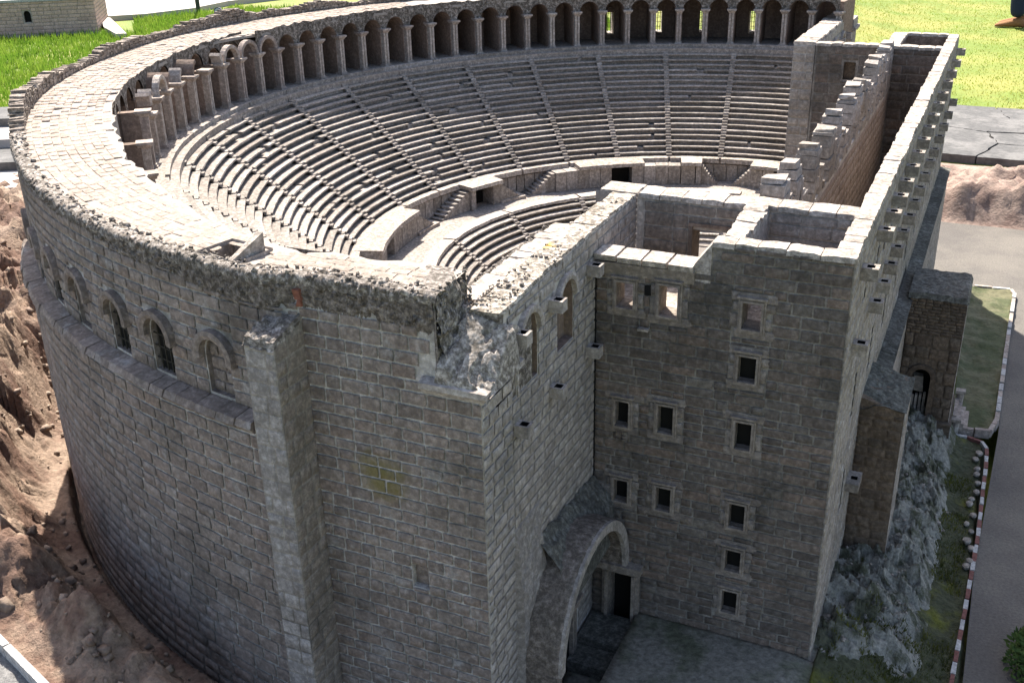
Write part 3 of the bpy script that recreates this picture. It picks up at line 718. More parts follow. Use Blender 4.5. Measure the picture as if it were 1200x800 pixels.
WK = mb.build('walkway', M['roofjoint'], AUD)
# sunk opening in the walkway
mb = MB(); c4 = []
for s, d in ((PIT[0] - .003, PIT[2] - .012), (PIT[1] + .003, PIT[2] - .012), (PIT[1] + .003, PIT[3] + .008), (PIT[0] - .003, PIT[3] + .008)):
    x, y = outP(s); n = outN(s); c4.append((x - n[0] * d, y - n[1] * d))
for k in range(4):
    a, b = c4[k], c4[(k + 1) % 4]; mb.quad((*a, .925), (*b, .925), (*b, .872), (*a, .872))
mb.quad(*[(*p, .872) for p in c4])
mb.build('roof_pit', M['side'], AUD)
mb = MB(); s = PIT[1] - .03; x, y = outP(PIT[0] + .012); n = outN(s); t = (n[1], -n[0])
def loc(a, d, z): return (x + t[0] * a - n[0] * d, y + t[1] * a - n[1] * d, z)
mb.hexa([loc(-.006, .012, .875), loc(.012, .012, .875), loc(.012, .085, .875), loc(-.006, .085, .875), loc(-.002, .014, .925), loc(.008, .014, .925), loc(.010, .085, .955), loc(-.004, .085, .955)])
mb.build('wall_stub', M['pale'], AUD)
# pavers
PV = []
for k in range(14):
    d0 = .034 + k * .0205; s = .085 + random.uniform(0, .02)
    while s < th2s(150):
        ln = random.uniform(.026, .044); m_ = s + ln / 2
        if d0 + .012 < roofw(m_) - .004 + (vn(m_ * 40, 0, 5) - .5) * .014 + (vn(m_ * 11, 3, 6) - .5) * .014 and not (PIT[0] - .012 < m_ < PIT[1] + .012 and PIT[2] - .02 < d0 < PIT[3] + .006) and random.random() > .03:
            x, y = outP(m_); n = outN(m_); c = (x - n[0] * d0, y - n[1] * d0, roofz(m_) + .0005)
            PV.append((-(Vector(c) - CP).length, c, n, ln - .0014, .0205 - .0014))
        s += ln
PV.sort(key=lambda t: -t[0])
def pav_t(seed):
    r = random.Random(seed); V = []
    for k, (sx, z) in enumerate(((.5, 0), (.47, 1))):
        for (a, b) in ((-1, -1), (1, -1), (1, 1), (-1, 1)): V.append((a * sx + r.uniform(-.02, .02), b * sx + r.uniform(-.03, .03), z + r.uniform(-.2, .2) * z))
    return np.array(V), np.array([(4, 5, 6, 7), (0, 1, 5, 4), (1, 2, 6, 5), (2, 3, 7, 6), (3, 0, 4, 7)])
PT = [pav_t(s) for s in range(6)]; PM = [mesh_np('paving_stone', *p, M['roof']) for p in PT]
for (w, c, n, a, b) in PV[:300]:
    o = link('paving_stone', random.choice(PM), WK); o.location = Vector(c) - root_off(WK); o.rotation_euler = (random.uniform(-.03, .03), random.uniform(-.03, .03), math.atan2(-n[0], n[1])); o.scale = (a, b, .0016 * random.uniform(.6, 1.5))
Vs = []; Fs = []; b0 = 0
for (w, c, n, a, b) in PV[300:]:
    Vt, Ft = random.choice(PT); X_ = np.array((n[1], -n[0], 0)); Y_ = np.array((n[0], n[1], 0))
    Vs.append(Vt[:, :1] * a * X_ + Vt[:, 1:2] * b * Y_ + Vt[:, 2:] * .0016 * random.uniform(.6, 1.5) * np.array((0, 0, 1)) + np.array(c) - np.array(OFF['auditorium'])); Fs.append(Ft + b0); b0 += len(Vt)
o = link('paving', mesh_np('paving', np.concatenate(Vs), np.concatenate(Fs), M['roof']), WK); o['kind'] = 'stuff'
# broken end of the walkway
mb = MB(); gy = np.linspace(-.499, -.383, 40); gz = np.linspace(.80, .921, 34); rows = []
for yv in gy: rows.append([(-.548 + (float(fbm(yv, zv, 38, 4, 91)) - .5) * .022 + (.92 - zv) * .16 - .02 * float(sst(-.43, -.385, yv)), yv + (float(fbm(yv, zv, 50, 2, 97)) - .5) * .006, zv) for zv in gz])
rows = [[(r_[0][0], r_[0][1], r_[0][2])] + r_ for r_ in rows]
mb.grid(np.array(rows)); mb.grid(np.array([[rows[i][-1], (rows[i][-1][0] - .05, rows[i][-1][1], .9205)] for i in range(40)])); mb.quad((-.555, -.384, .80), (-.9, -.384, .80), (-.9, -.384, .917), (-.565, -.384, .917)); mb.build('broken_end', M['rim'], AUD)
mb = MB(); g1, g2 = np.meshgrid(np.linspace(-.60, -.541, 24), np.linspace(-.498, -.30, 50), indexing='ij'); zz = .856 + (fbm(g1, g2, 60, 4, 107) - .5) * .008; mb.grid(np.stack([g1, g2, zz], -1)); mb.box((-.60, -.4965, .60), (-.546, -.30, .832)); mb.build('rubble_fill', M['rim'], AUD)
mb = MB(); mb.box((-.62, -.4978, .70), (-.5492, -.388, .905)); mb.build('wall_core', M['rim'], AUD)
mb = MB(); mb.box((-.5275, -.424, .70), (-.4765, -.30, .867)); mb.build('wall_core', M['rim'], AUD)
# exposed red brick
mb = MB(); mb.box((-.802, -.506, .880), (-.789, -.49, .898), j=.003); mb.box((-.800, -.507, .868), (-.790, -.49, .879), j=.002); mb.build('broken_brick', M['brick'], AUD)
# buttress
BT = MB(); x0, x1, yf, zt = -.855, -.796, -.580, .832
BT.hexa([(x0, yf, -.12), (x1, yf, -.12), (x1, -.49, -.12), (x0, -.49, -.12), (x0, yf, zt - .006), (x1, yf, zt - .006), (x1, -.49, .852), (x0, -.49, .852)])
BT = BT.build('buttress', M['mortar2'], AUD)
lay(BT, lambda s: (x1 - s, yf), lambda s: (0, -1), 0, x1 - x0, -.03, lambda s: .822, .0295, .026, .034, stone('buttress_stone', [(.31, .295, .285), (.35, .335, .325), (.27, .255, .245)], stain=(.2, .18, .17), stain_lo=.56, stain_amt=.4, pale=(.5, .49, .48)), depth=.0035)
lay(BT, lambda s: (x1, yf + s), lambda s: (1, 0), 0, .082, -.03, lambda s: .828, .0295, .03, .05, M['frame'], depth=.0035)
lay(BT, lambda s: (x0, -.49 - s), lambda s: (-1, 0), 0, .09, -.03, lambda s: .828, .0295, .03, .05, M['outer'], depth=.0035)
gx = np.linspace(x0 - .001, x1 + .001, 26); gy = np.linspace(yf - .004, -.492, 30); A, B = np.meshgrid(gx, gy, indexing='ij')
zz = .834 + (B - yf) * .24 + (fbm(A, B, 90, 4, 95) - .5) * .018 * sst(-.515, -.53, B); zz = np.where((B < yf) | (A < x0) | (A > x1), zz - .012, zz)
mb = MB(); mb.grid(np.stack([A, B, zz], -1)); mb.build('buttress_top', M['rim'], AUD)

# ---- side wall S (end of the seating bowl, facing the stage building)
XS = -.474
sP, sN = (lambda s: (XS, -.5 + s)), (lambda s: (1, 0))
niche = [(-.152, .727), (-.318, .727), (-.408, .727)]
hs = []; ex = []
for (y, z0) in niche:
    hs.append(dict(s0=y + .5 - .039, s1=y + .5 + .039, z0=z0 - .022, z1=.794, arch=True, d=.018, back=1, rm=1)); ex.append((y + .5 - .040, y + .5 + .040, z0 - .022, .795)); ex.append((y + .5 - .050, y + .5 + .050, .795, .843))
topS = lambda s: (.772 + .066 * min(1, s / .085)) if s < .085 else (.868 + .012 * sst(.1, .5, s))
mb = MB(); wall(mb, sP, sN, 0, .744, -.15, topS, hs, step=.0124, inset=.002)
SW = mb.build('side_wall', [M['mortar3'], M['pier']], AUD)
door_s = (.27, .42, -.1, .12)
vault_ex = (.105, .50, -.2, .33)
lay(SW, sP, sN, .040, .744, .0, topS, .0225, .028, .058, M['side'], ex + [(.27, .42, -.2, .115), (-.1, .112, -.2, .762)], depth=.0016, gap=.0022)
lay(SW, sP, sN, 0, .112, -.03, lambda s: .758, .0230, .03, .055, M['side'], depth=.003)
mb = MB(); mb.quad((-.528, -.424, -.1), (-.528, .30, -.1), (-.528, .30, .88), (-.528, -.424, .87)); mb.quad((XS, .244, .0), (-.565, .244, 0), (-.565, .244, .88), (XS, .244, .88)); mb.build('wall_back', M['side'], AUD)
for (y, z0) in niche:
    mb = MB(); arch_ring(mb, (XS, y, .794), (0, 1), (1, 0), .039, .0515, -.004, .009, 0, 180, 14); mb.build('archivolt', M['side'], AUD)
def corbel(parent, y, z, x=XS, mat='side', dirx=1, w=.016, d=.042, h=.026):
    mb = MB(); hw = .007; zt = z; zb = z - h
    X0, X1 = x, x + dirx * d
    # body with a square socket in the top
    cxm = x + dirx * d * .55
    outer = [(X0, y - w), (X1, y - w), (X1, y + w), (X0, y + w)]; inn = [(cxm - hw, y - hw), (cxm + hw, y - hw), (cxm + hw, y + hw), (cxm - hw, y + hw)]
    if dirx < 0: inn = [(cxm + hw, y - hw), (cxm - hw, y - hw), (cxm - hw, y + hw), (cxm + hw, y + hw)]
    for k in range(4):
        a, b = outer[k], outer[(k + 1) % 4]; c, e = inn[(k + 1) % 4], inn[k]
        mb.quad((*a, zt), (*b, zt), (*c, zt), (*e, zt)); mb.quad((*e, zt), (*c, zt), (*c, zt - .018), (*e, zt - .018), 1)
        f = .78 if k != 3 else 1
        mb.quad((*a, zb), (*b, zb), (*b, zt), (*a, zt))
    mb.quad(*[(*p, zt - .018) for p in inn], 1); mb.quad(*[(*p, zb) for p in outer])
    return mb.build('corbel', [M[mat], M['dark']], parent)
for y in (-.236, -.388, -.024):
    yy = y + (-.012 if y > -.1 else .014); corbel(AUD, yy, .824, w=.0115, d=.027, h=.022); corbel(AUD, yy, .656, w=.0115, d=.027, h=.022)
# tops
coping('coping', AUD, (-.502, -.425), (-.502, .245), .027, .880, stone('side_coping', [(.52, .48, .42), (.58, .54, .48)], stain=(.27, .23, .17), stain_lo=.5, stain_amt=.7, speck=.7, bump=1, bscale=90, streak=0, patch=(-.53, -.12, .88, .02, (.5, .33, .05))), zf=lambda s: .874 + .008 * min(1, s / .4), jit=.003, step=.01, th=.006, over=0)
coping('coping', AUD, (-.515, .245), (-.515, .312), .041, .884, M['pale'])
coping('balustrade', AUD, (-.558, -.375), (-.558, .05), .02, .868, M['pale'], jit=.006, step=.012, th=.05)
mb = MB(); mb.box((-.60, -.385, .4), (-.536, .05, .855)); mb.build('ledge', M['rubble'], AUD)
rr = random.Random(78); P1 = [(rr.uniform(-.60, -.528), rr.uniform(-.495, .05), .0) for _ in range(420)]
P1 = [(x, y, (.872 if x > -.54 and y > -.42 else .858)) for x, y, z in P1] + [(rr.uniform(-.528, -.478), rr.uniform(-.42, .20), .879 + rr.uniform(-.002, .002)) for _ in range(260)] + [(-.548 - rr.random() * .006 + (.92 - z_) * .16, rr.uniform(-.5, -.385), z_) for z_ in [rr.uniform(.85, .925) for _ in range(220)]]
scatter_stones('loose_rubble', AUD, P1, M['rim'], .0009, .0032, 8)
# ruined lump on the corner with its cornice
g1, g2 = np.meshgrid(np.linspace(-.549, -.452, 80), np.linspace(-.514, -.398, 100), indexing='ij')
ez = np.minimum.reduce([sst(-.452, -.458, g1), sst(-.514, -.509, g2), sst(-.398, -.402, g2), sst(-.552, -.546, g1)])
pits = np.clip((fbm(g1, g2, 70, 2, 101) - .60) * 9, 0, 1)
u_ = np.clip((g1 + .545) / .09, 0, 1); v_ = np.clip((g2 + .512) / .13, 0, 1)
zz = .803 + .070 * np.clip((g2 + .512) / .088, 0, 1) - .034 * u_ + .006 * np.sin(PI * u_) + (fbm(g1, g2, 45, 4, 103) - .5) * .012 - pits * .009
zz = .772 + (zz - .772) * ez
mb = MB(); mb.grid(np.stack([g1, g2, zz], -1)); mb.build('broken_lump', stone('lump_stone', [(.41, .385, .35), (.46, .43, .395)], stain=(.22, .20, .18), stain_lo=.52, stain_amt=.6, speck=.6, bump=.8, bscale=90, streak=0), AUD, smooth=True)
mb = MB(); pr = [(0, .752), (.008, .756), (.012, .764), (.018, .768), (.018, .778), (0, .782)]
pth = [(-.575, -.5, 0, -1), (-.474, -.5, .7, -.7), (-.474, -.375, 1, 0)]
rows = [[(x + nx_ * d * (1.41 if k == 1 else 1), y + ny_ * d * (1.41 if k == 1 else 1), z) for d, z in pr] for k, (x, y, nx_, ny_) in enumerate(pth)]
mb.grid(np.array(rows)); mb.add(rows[0], (tuple(range(6)),)); mb.add(rows[-1], (tuple(range(6)),)); mb.build('cornice', M['side'], AUD)
# rough lower pier and broken vault over the passage
gy = np.linspace(-.395, -.285, 26); gz = np.linspace(-.1, .46, 90); A, B = np.meshgrid(gy, gz, indexing='ij')
xx = XS + .003 + .013 * sst(.47, .27, B) + (fbm(A, B, 80, 4, 111) - .5) * .007; edge = (A < -.392) | (A > -.289) | (B > .452); xx = np.where(edge, XS - .003, xx)
mb = MB(); mb.grid(np.stack([xx, A, B], -1)); mb.build('rough_pier', stone('rough_plaster', [(.33, .31, .29), (.36, .335, .315)], stain=(.2, .185, .17), stain_lo=.55, stain_amt=.4, speck=.35, bump=.9, bscale=140, streak=0), AUD)
cyv, czv, rv = -.192, .142, .186
mb = MB(); rows = []
for k in range(19):
    a = R_(180 - 10 * k); rows.append([(XS, cyv + (rv - .012) * math.cos(a), czv + (rv - .012) * math.sin(a)), (XS + .076, cyv + (rv - .012) * math.cos(a), czv + (rv - .012) * math.sin(a)), (XS + .080, cyv + (rv - .006) * math.cos(a), czv + (rv - .006) * math.sin(a)), (XS + .080, cyv + (rv + .006) * math.cos(a), czv + (rv + .006) * math.sin(a)), (XS + .074, cyv + (rv + .010) * math.cos(a), czv + (rv + .010) * math.sin(a)), (XS, cyv + (rv + .012) * math.cos(a), czv + (rv + .012) * math.sin(a))])
rows = [[(x, y, z) for x, y, z in r if True] for r in rows]
mb.grid(np.array(rows)); 
mb.hexa([(XS, cyv - rv - .012, -.1), (XS + .078, cyv - rv - .012, -.1), (XS + .078, cyv - rv + .012, -.1), (XS, cyv - rv + .012, -.1), (XS, cyv - rv - .012, czv), (XS + .078, cyv - rv - .012, czv), (XS + .078, cyv - rv + .012, czv), (XS, cyv - rv + .012, czv)])
mb.build('vault', stone('vault_stone', [(.24, .21, .185), (.28, .245, .215)], stain=(.12, .115, .10), stain_lo=.5, stain_amt=.6, speck=.5, bump=.9, bscale=120), AUD)
mb = MB(); arch_ring(mb, (XS + .081, cyv, czv), (0, 1), (1, 0), rv - .014, rv + .007, -.006, .004, 0, 180, 26); mb.build('vault_rim', M['side'], AUD)
gy = np.linspace(-.30, -.004, 60); gv = np.linspace(0, 1, 14); A, B = np.meshgrid(gy, gv, indexing='ij')
xx = XS + .002 + .046 * B; ztop = .372 - (A + .3) * .10 - .055 * B ** 1.3 + (fbm(A, B * .06, 60, 4, 121) - .5) * .02
mb = MB(); mb.grid(np.stack([xx, A, ztop], -1)); lastz = ztop[:, -1]
mb.grid(np.stack([np.stack([xx[:, -1], xx[:, -1] + .004], 1), np.stack([gy, gy], 1), np.stack([lastz, np.full(60, .2)], 1)], -1)); mb.build('vault_ledge', M['moss'], AUD)
# door in the passage under the vault
mb = MB()
dx = XS + .001
mb.box((XS - .002, -.225, -.06), (XS + .0015, -.125, .085), 1)
for yq in (-.237, -.222, -.135, -.120): mb.box((XS, yq - .004, -.06), (XS + .010, yq + .005, .085))
mb.box((XS, -.25, .085), (XS + .012, -.105, .102)); mb.box((XS, -.255, .103), (XS + .018, -.10, .113))
mb.build('doorway', [M['frame'], M['dark']], AUD)

# ---- gallery
def rotobj(name, me, th, parent=AUD):
    o = link(name, me, parent); o.location = (0, 0, 0); o.rotation_euler = (0, 0, R_(th)); return o
def lbox(mb, r0, r1, hw, z0, z1, c=0.0, j=0): mb.box((r0, c - hw, z0), (r1, c + hw, z1), j=j)
FZ = .770
def pier_mesh(r0, ht):
    mb = MB(); lbox(mb, r0 + .022, 1.80, .0135, FZ, ht); 
    return mb.mesh('pier', M['pier'])
def shaft_mesh(r0, ht):
    mb = MB(); mb.box((r0, -.0105, FZ + .008), (r0 + .024, -.0015, ht)); mb.box((r0, .0015, FZ + .008), (r0 + .024, .0105, ht)); mb.box((r0 + .006, -.002, FZ + .008), (r0 + .022, .002, ht - .001)); return mb.mesh('column', M['column'])
def cap_mesh(r0, ht):
    mb = MB(); mb.hexa([(r0 - .001, -.0115, ht), (r0 + .03, -.0115, ht), (r0 + .03, .0115, ht), (r0 - .001, .0115, ht), (r0 - .008, -.018, ht + .010), (r0 + .032, -.018, ht + .010), (r0 + .032, .018, ht + .010), (r0 - .008, .018, ht + .010)]); mb.box((r0 - .010, -.020, ht + .0105), (r0 + .034, .020, ht + .017)); return mb.mesh('capital', M['column'])
def base_mesh(r0):
    mb = MB(); mb.box((r0 - .006, -.017, FZ), (r0 + .03, .017, FZ + .005)); mb.box((r0 - .003, -.0135, FZ + .005), (r0 + .028, .0135, FZ + .010)); return mb.mesh('column_base', M['column'])
PR = 1.592
pm2 = pier_mesh(PR, .914)
pm, sm_, cm, bm_ = pier_mesh(PR, .958), shaft_mesh(PR, .902), cap_mesh(PR, .902), base_mesh(PR)
mb = MB(); arch_ring(mb, (PR + .008, 0, .918), (0, 1), (-1, 0), .0415, .0535, -.012, .008, 0, 180, 12); am = mb.mesh('arch', M['column'])
mb = MB(); arch_ring(mb, (PR + .012, 0, .918), (0, 1), (-1, 0), .0415, .0505, -.10, .0016, 0, 180, 12); amf = mb.mesh('arch', M['spandrel'])
mb = MB(); arch_ring(mb, (PR + .06, 0, .916), (0, 1), (-1, 0), .0405, .0435, -.10, .05, 0, 180, 10); vm = mb.mesh('niche_vault', M['pier'])
mb = MB(); arch_ring(mb, (PR + .008, 0, .918), (0, 1), (-1, 0), .0415, .0535, -.03, .008, 0, 50, 5); am1 = mb.mesh('broken_arch', M['column'])
mb = MB(); arch_ring(mb, (PR + .075, 0, .916), (0, 1), (-1, 0), .0395, .0425, -.10, -.001, 0, 180, 10); vm2 = mb.mesh('niche_vault', M['pier'])
mb = MB(); arch_ring(mb, (PR + .008, 0, .918), (0, 1), (-1, 0), .0415, .0535, -.03, .008, 135, 180, 5); am2 = mb.mesh('broken_arch', M['column'])
STEP = 4.05
mb = MB(); mb.hexa([(1.618, -.0132, .9135), (1.662, -.0132, .9135), (1.662, .0132, .9135), (1.618, .0132, .9135), (1.632, -.011, .934), (1.662, -.0125, .957), (1.662, .0125, .957), (1.632, .011, .934)]); wedge = mb.mesh('arch_stub', M['pier'])
mb = MB(); arch_ring(mb, (PR + .008, 0, .918), (0, 1), (-1, 0), .0415, .052, -.07, .006, 0, 62, 6); am3 = mb.mesh('broken_arch', M['pier'])
for k in range(-12, 24):
    th = 132.7 + STEP * k
    low = {23: .81, 22: .865, 21: .925, 20: .895}.get(k)
    if low is None:
        rotobj('pier', pm if k < 13 else pm2, th); c = rotobj('column', sm_, th); h = rotobj('capital', cm, 0, c); b = rotobj('column_base', bm_, 0, c)
    else:
        rotobj('pier', pier_mesh(PR, low), th); c = rotobj('column', shaft_mesh(PR, low - .012), th); rotobj('capital', cap_mesh(PR, low - .014), 0, c); rotobj('column_base', bm_, 0, c)
    if k < 22:
        thm = th + STEP / 2
        if k in (11, 12, 13, 18): rotobj('arch', am, thm)
        elif k < 11: rotobj('arch', amf, thm)
        elif k in (16, 19): rotobj('broken_arch', am1, thm)
        elif k in (14, 20): rotobj('broken_arch', am2, thm)
        if k in (15, 17): rotobj('broken_arch', am3, thm)
        if k < 20: rotobj('niche_vault', vm if k < 12 else vm2, thm)
def ringP(r): return (lambda s: (CX + r * math.cos(R_(s)), CY + r * math.sin(R_(s))))
inN = lambda s: (-math.cos(R_(s)), -math.sin(R_(s)))
hs = []
for k in range(-15, 12):
    c = 132.7 + STEP * (k + .5); hw = math.degrees(.0415 / 1.6); hs.append((c, hw))
def arch_wall(name, r, ks, ztop, zbot, mat):
    mb = MB()
    for k in ks:
        c = 132.7 + STEP * (k + .5); hw = math.degrees(.0415 / r); a0 = c - STEP / 2; a1 = c + STEP / 2
        cols = [a0, c - hw] + [c - hw * math.cos(PI * q / 10) for q in range(1, 10)] + [c + hw, a1]
        for a, b in zip(cols, cols[1:]):
            za = .918 + .0415 * math.sqrt(max(0, 1 - ((a - c) / hw) ** 2)) if abs(a - c) < hw else .918
            zb = .918 + .0415 * math.sqrt(max(0, 1 - ((b - c) / hw) ** 2)) if abs(b - c) < hw else .918
            if abs(a - c) >= hw - 1e-6 and abs(b - c) >= hw - 1e-6: za = zb = zbot
            pa = (CX + r * math.cos(R_(a)), CY + r * math.sin(R_(a))); pb = (CX + r * math.cos(R_(b)), CY + r * math.sin(R_(b)))
            j = lambda q: (vn(q * 1.3, r, 7) - .5) * .012
            mb.quad((*pa, za), (*pb, zb), (*pb, ztop(b) + j(b)), (*pa, ztop(a) + j(a)))
    return mb.build(name, mat, AUD)
rz_th = lambda th: float(roofz(th2s(th))) + .006
arch_wall('spandrel_wall', 1.604, range(-12, 12), lambda t: rz_th(t) + .006, .918, M['spandrel'])
arch_wall('spandrel_wall', 1.662, range(12, 23), lambda t: rz_th(t) + .002, .80, M['spandrel'])
# gallery back wall with five open windows
hs = [dict(s0=t - .55, s1=t + .55, z0=.79, z1=.885, d=.02) for t in GW]
GBT = .93
mb = MB(); wall(mb, ringP(1.80), inN, 84, 229, .76, lambda s: GBT if s > 150 else .965, hs, step=1.0); mb.build('gallery_back_wall', M['pier'], AUD)
for t in GW:
    mb = MB()
    for q in (-.35, 0, .35):
        x, y = ringP(1.87)(t + q); mb.box((x - .0012, y - .0012, .79), (x + .0012, y + .0012, .91))
    for z in (.81, .83, .85, .87, .89):
        a, b = ringP(1.87)(t - .55), ringP(1.87)(t + .55); mb.tube([(*a, z), (*b, z)], .0011, 4)
    mb.build('window_grille', M['mesh'], AUD)
# gallery floor and kerb stones in front of the columns
mb = MB(); swept(mb, [(1.80, .70), (1.80, FZ), (1.556, FZ), (1.556, FZ - .009), (1.53, FZ - .010), (1.53, .70)], 85, 232, CX, CY, 90); mb.build('gallery_floor', M['seat'], AUD)
th = 222.0
while th > 94:
    w = random.uniform(7.5, 10.5); mb = MB(); swept(mb, [(1.566, FZ - .02), (1.566, FZ + .006), (1.553, FZ + .005), (1.553, FZ - .02)], th - w + .15, th, CX, CY, 7, jit=.001); mb.build('floor_kerb', M['seat'], AUD); th -= w
mb = MB(); swept(mb, [(1.80, .93), (1.80, .76)], 226, 229, CX, CY, 4, cap=False); mb.build('rubble_face', M['rubble'], AUD)
# ---- seats
STAIRS = [99.4, 110.5, 121.8, 133.2, 144.6, 156.2, 167.6, 179.0, 190.4, 201.8, 213.2, 224.6, 236.0, 247.0]
NR = 20; RT, ZT, RB, ZB = 1.538, .757, 1.075, .392
dr = (RT - RB) / NR; dz = (ZT - ZB) / NR; hw = .55
secs = list(zip([88.0] + STAIRS, STAIRS + [259.0]))
for i in range(NR):
    r1 = RT - dr * i; z = ZT - dz * (i + 1) + .001; r0 = r1 - dr
    for (a, b) in secs:
        if a == 88.0: a = math.degrees(math.acos(.101 / r0))
        hwd = math.degrees(.011 / r0)
        a_, b_ = a + hwd, b - hwd
        cuts = [(a_, b_)]
        if random.random() < .22 and a < 200:
            g = random.uniform(a_ + 1.5, b_ - 3); w = random.uniform(.5, 1.6); cuts = [(a_, g), (g + w, b_)]
        mb = MB()
        for (p, q) in cuts:
            ov = random.uniform(-.002, .002); zz = z + random.uniform(-.0012, .0012)
            kk = max(2, int((q - p) / 1.3))
            swept(mb, [(r1 + .010, zz - .001), (r0 + .003, zz), (r0 - .0050 + ov, zz - .0006), (r0 - .0055 + ov, zz - .0055), (r0 + .004, zz - .0075), (r0 + .0105, zz - .009), (r0 + .0095, zz - dz - .002)], p, q, CX, CY, kk, jit=.0009)
        if len(cuts) == 2:
            p, q = cuts[0][1], cuts[1][0]; swept(mb, [(r1 + .002, z - .006), (r0 + .006, z - .007), (r0 + .006, z - dz - .002)], p, q, CX, CY, 2, jit=.001)
        mb.build('seat_row', M['seat'], AUD)
for a in STAIRS:
    mb = MB(); hwd = math.degrees(.0115 / 1.25)
    for i in range(NR * 2):
        r1 = RT - dr / 2 * i; z = ZT - dz / 2 * (i + 1) + .0035; r0 = r1 - dr / 2; h2 = math.degrees(.0112 / r0)
        swept(mb, [(r1 + .001, z), (r0 - .001, z - .0005), (r0 - .001, z - dz / 2 - .004)], a - h2, a + h2, CX, CY, 1, jit=.0006)
    mb.build('stair', M['seat'], AUD)
# front ledge of the upper seats, in stones
for (a, b) in secs:
    mb = MB(); swept(mb, [(RB + .012, ZB + .004), (RB - .014, ZB + .002), (RB - .016, ZB - .016), (RB - .004, ZB - .02), (RB + .01, ZB - .02)], a + .25, b - .25, CX, CY, 8, jit=.001); mb.build('ledge_stone', M['pale'], AUD)
# podium wall of panels
mb = MB(); swept(mb, [(1.078, ZB), (1.078, .27)], 85, 236, CX, CY, 80, cap=False); mb.build('podium_wall', M['roofjoint'], AUD)
th = 232.0
while th > 88:
    w = random.uniform(2.0, 3.0); mb = MB(); o = random.uniform(-.001, .001)
    swept(mb, [(1.078, ZB - .022), (1.071 + o, ZB - .024), (1.071 + o, .300), (1.078, .298)], th - w + .22, th, CX, CY, 2); mb.build('podium_panel', M['seat'], AUD); th -= w
# diazoma floor
mb = MB(); swept(mb, [(1.09, .298), (.86, .298)], 84, 240, CX, CY, 90, cap=False); mb.build('aisle_floor', M['seat'], AUD)
# vomitoria: projecting blocks with a dark door, flanked by little stairs or ramps
def vomit(s0, s1, d0, d1, b0, b1, left=None, right=None):
    ro = 1.0
    mb = MB(); swept(mb, [(1.082, ZB + .004), (ro - .012, ZB + .001), (ro - .014, ZB - .012), (1.08, ZB - .012)], s0, s1, CX, CY, 6, jit=.001, m=0); mb.build('vomitory_slab', M['pale'], AUD)
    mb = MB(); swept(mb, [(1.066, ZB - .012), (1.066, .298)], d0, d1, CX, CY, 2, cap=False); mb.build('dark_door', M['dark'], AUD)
    for (p, q) in ((b0, d0), (d1, b1)):
        n = max(1, round((q - p) / 2.6))
        for i in range(n):
            t0 = p + (q - p) * i / n + .06; t1 = p + (q - p) * (i + 1) / n - .06; mb = MB(); zt = ZB - .0125 - random.uniform(0, .003) * (t1 < s0 or t0 > s1); rr = ro + random.uniform(-.001, .001)
            swept(mb, [(1.08, zt), (rr, zt), (rr, .299), (1.08, .299)], t0, t1, CX, CY, 2); mb.build('podium_panel', M['seat'], AUD)
    for (kind, st, en) in ((left[0], b1, left[1]) if left else (None, 0, 0), (right[0], b0, right[1]) if right else (None, 0, 0)):
        if kind == 'stair':
            n = 8; mb = MB()
            for q in range(n):
                t0 = st + (en - st) * q / n; t1 = st + (en - st) * (q + 1) / n; z = ZB - .010 - (ZB - .304) * (q + 1) / (n + 1)
                swept(mb, [(1.07, z), (1.012, z), (1.012, .298)], min(t0, t1), max(t0, t1), CX, CY, 1)
            mb.build('side_stair', M['seat'], AUD)
        elif kind == 'ramp':
            n = 3
            for i in range(n):
                t0 = st + (en - st) * i / n; t1 = st + (en - st) * (i + 1) / n - .1 * (1 if en > st else -1); za = ZB - .014 - (ZB - .31) * i / n; zb = ZB - .014 - (ZB - .31) * (i + 1) / n; P4 = []
                for tt, z in ((t0, za), (t1, zb)):
                    tr = R_(tt); P4 += [(CX + r * math.cos(tr), CY + r * math.sin(tr), zz) for r, zz in ((1.07, z), (1.0, z), (1.0, .299), (1.07, .299))]
                mb = MB(); mb.add(P4, ((0, 1, 5, 4), (1, 2, 6, 5), (2, 3, 7, 6), (0, 1, 2, 3), (4, 5, 6, 7))); mb.build('podium_panel', M['seat'], AUD)
            mb = MB(); swept(mb, [(1.07, .310), (.992, .310), (.992, .298)], min(st, en), max(st, en), CX, CY, 3); mb.build('plinth', M['pale'], AUD)
vomit(152.6, 161.7, 155.0, 160.0, 152.9, 161.4, ('stair', 170.5), ('ramp', 146.2))
vomit(116.5, 132.2, 119.4, 124.2, 108.0, 138.0, ('stair', 144.5), None)
vomit(103.2, 107.9, 104.5, 104.6, 103.2, 107.9, None, ('stair', 99.6))
vomit(85.0, 92.0, 85.3, 86.6, 85.0, 91.8, ('stair', 96.2), None)
vomit(180.5, 206.0, 192.8, 197.8, 180.8, 206.0, None, ('ramp', 172.8))
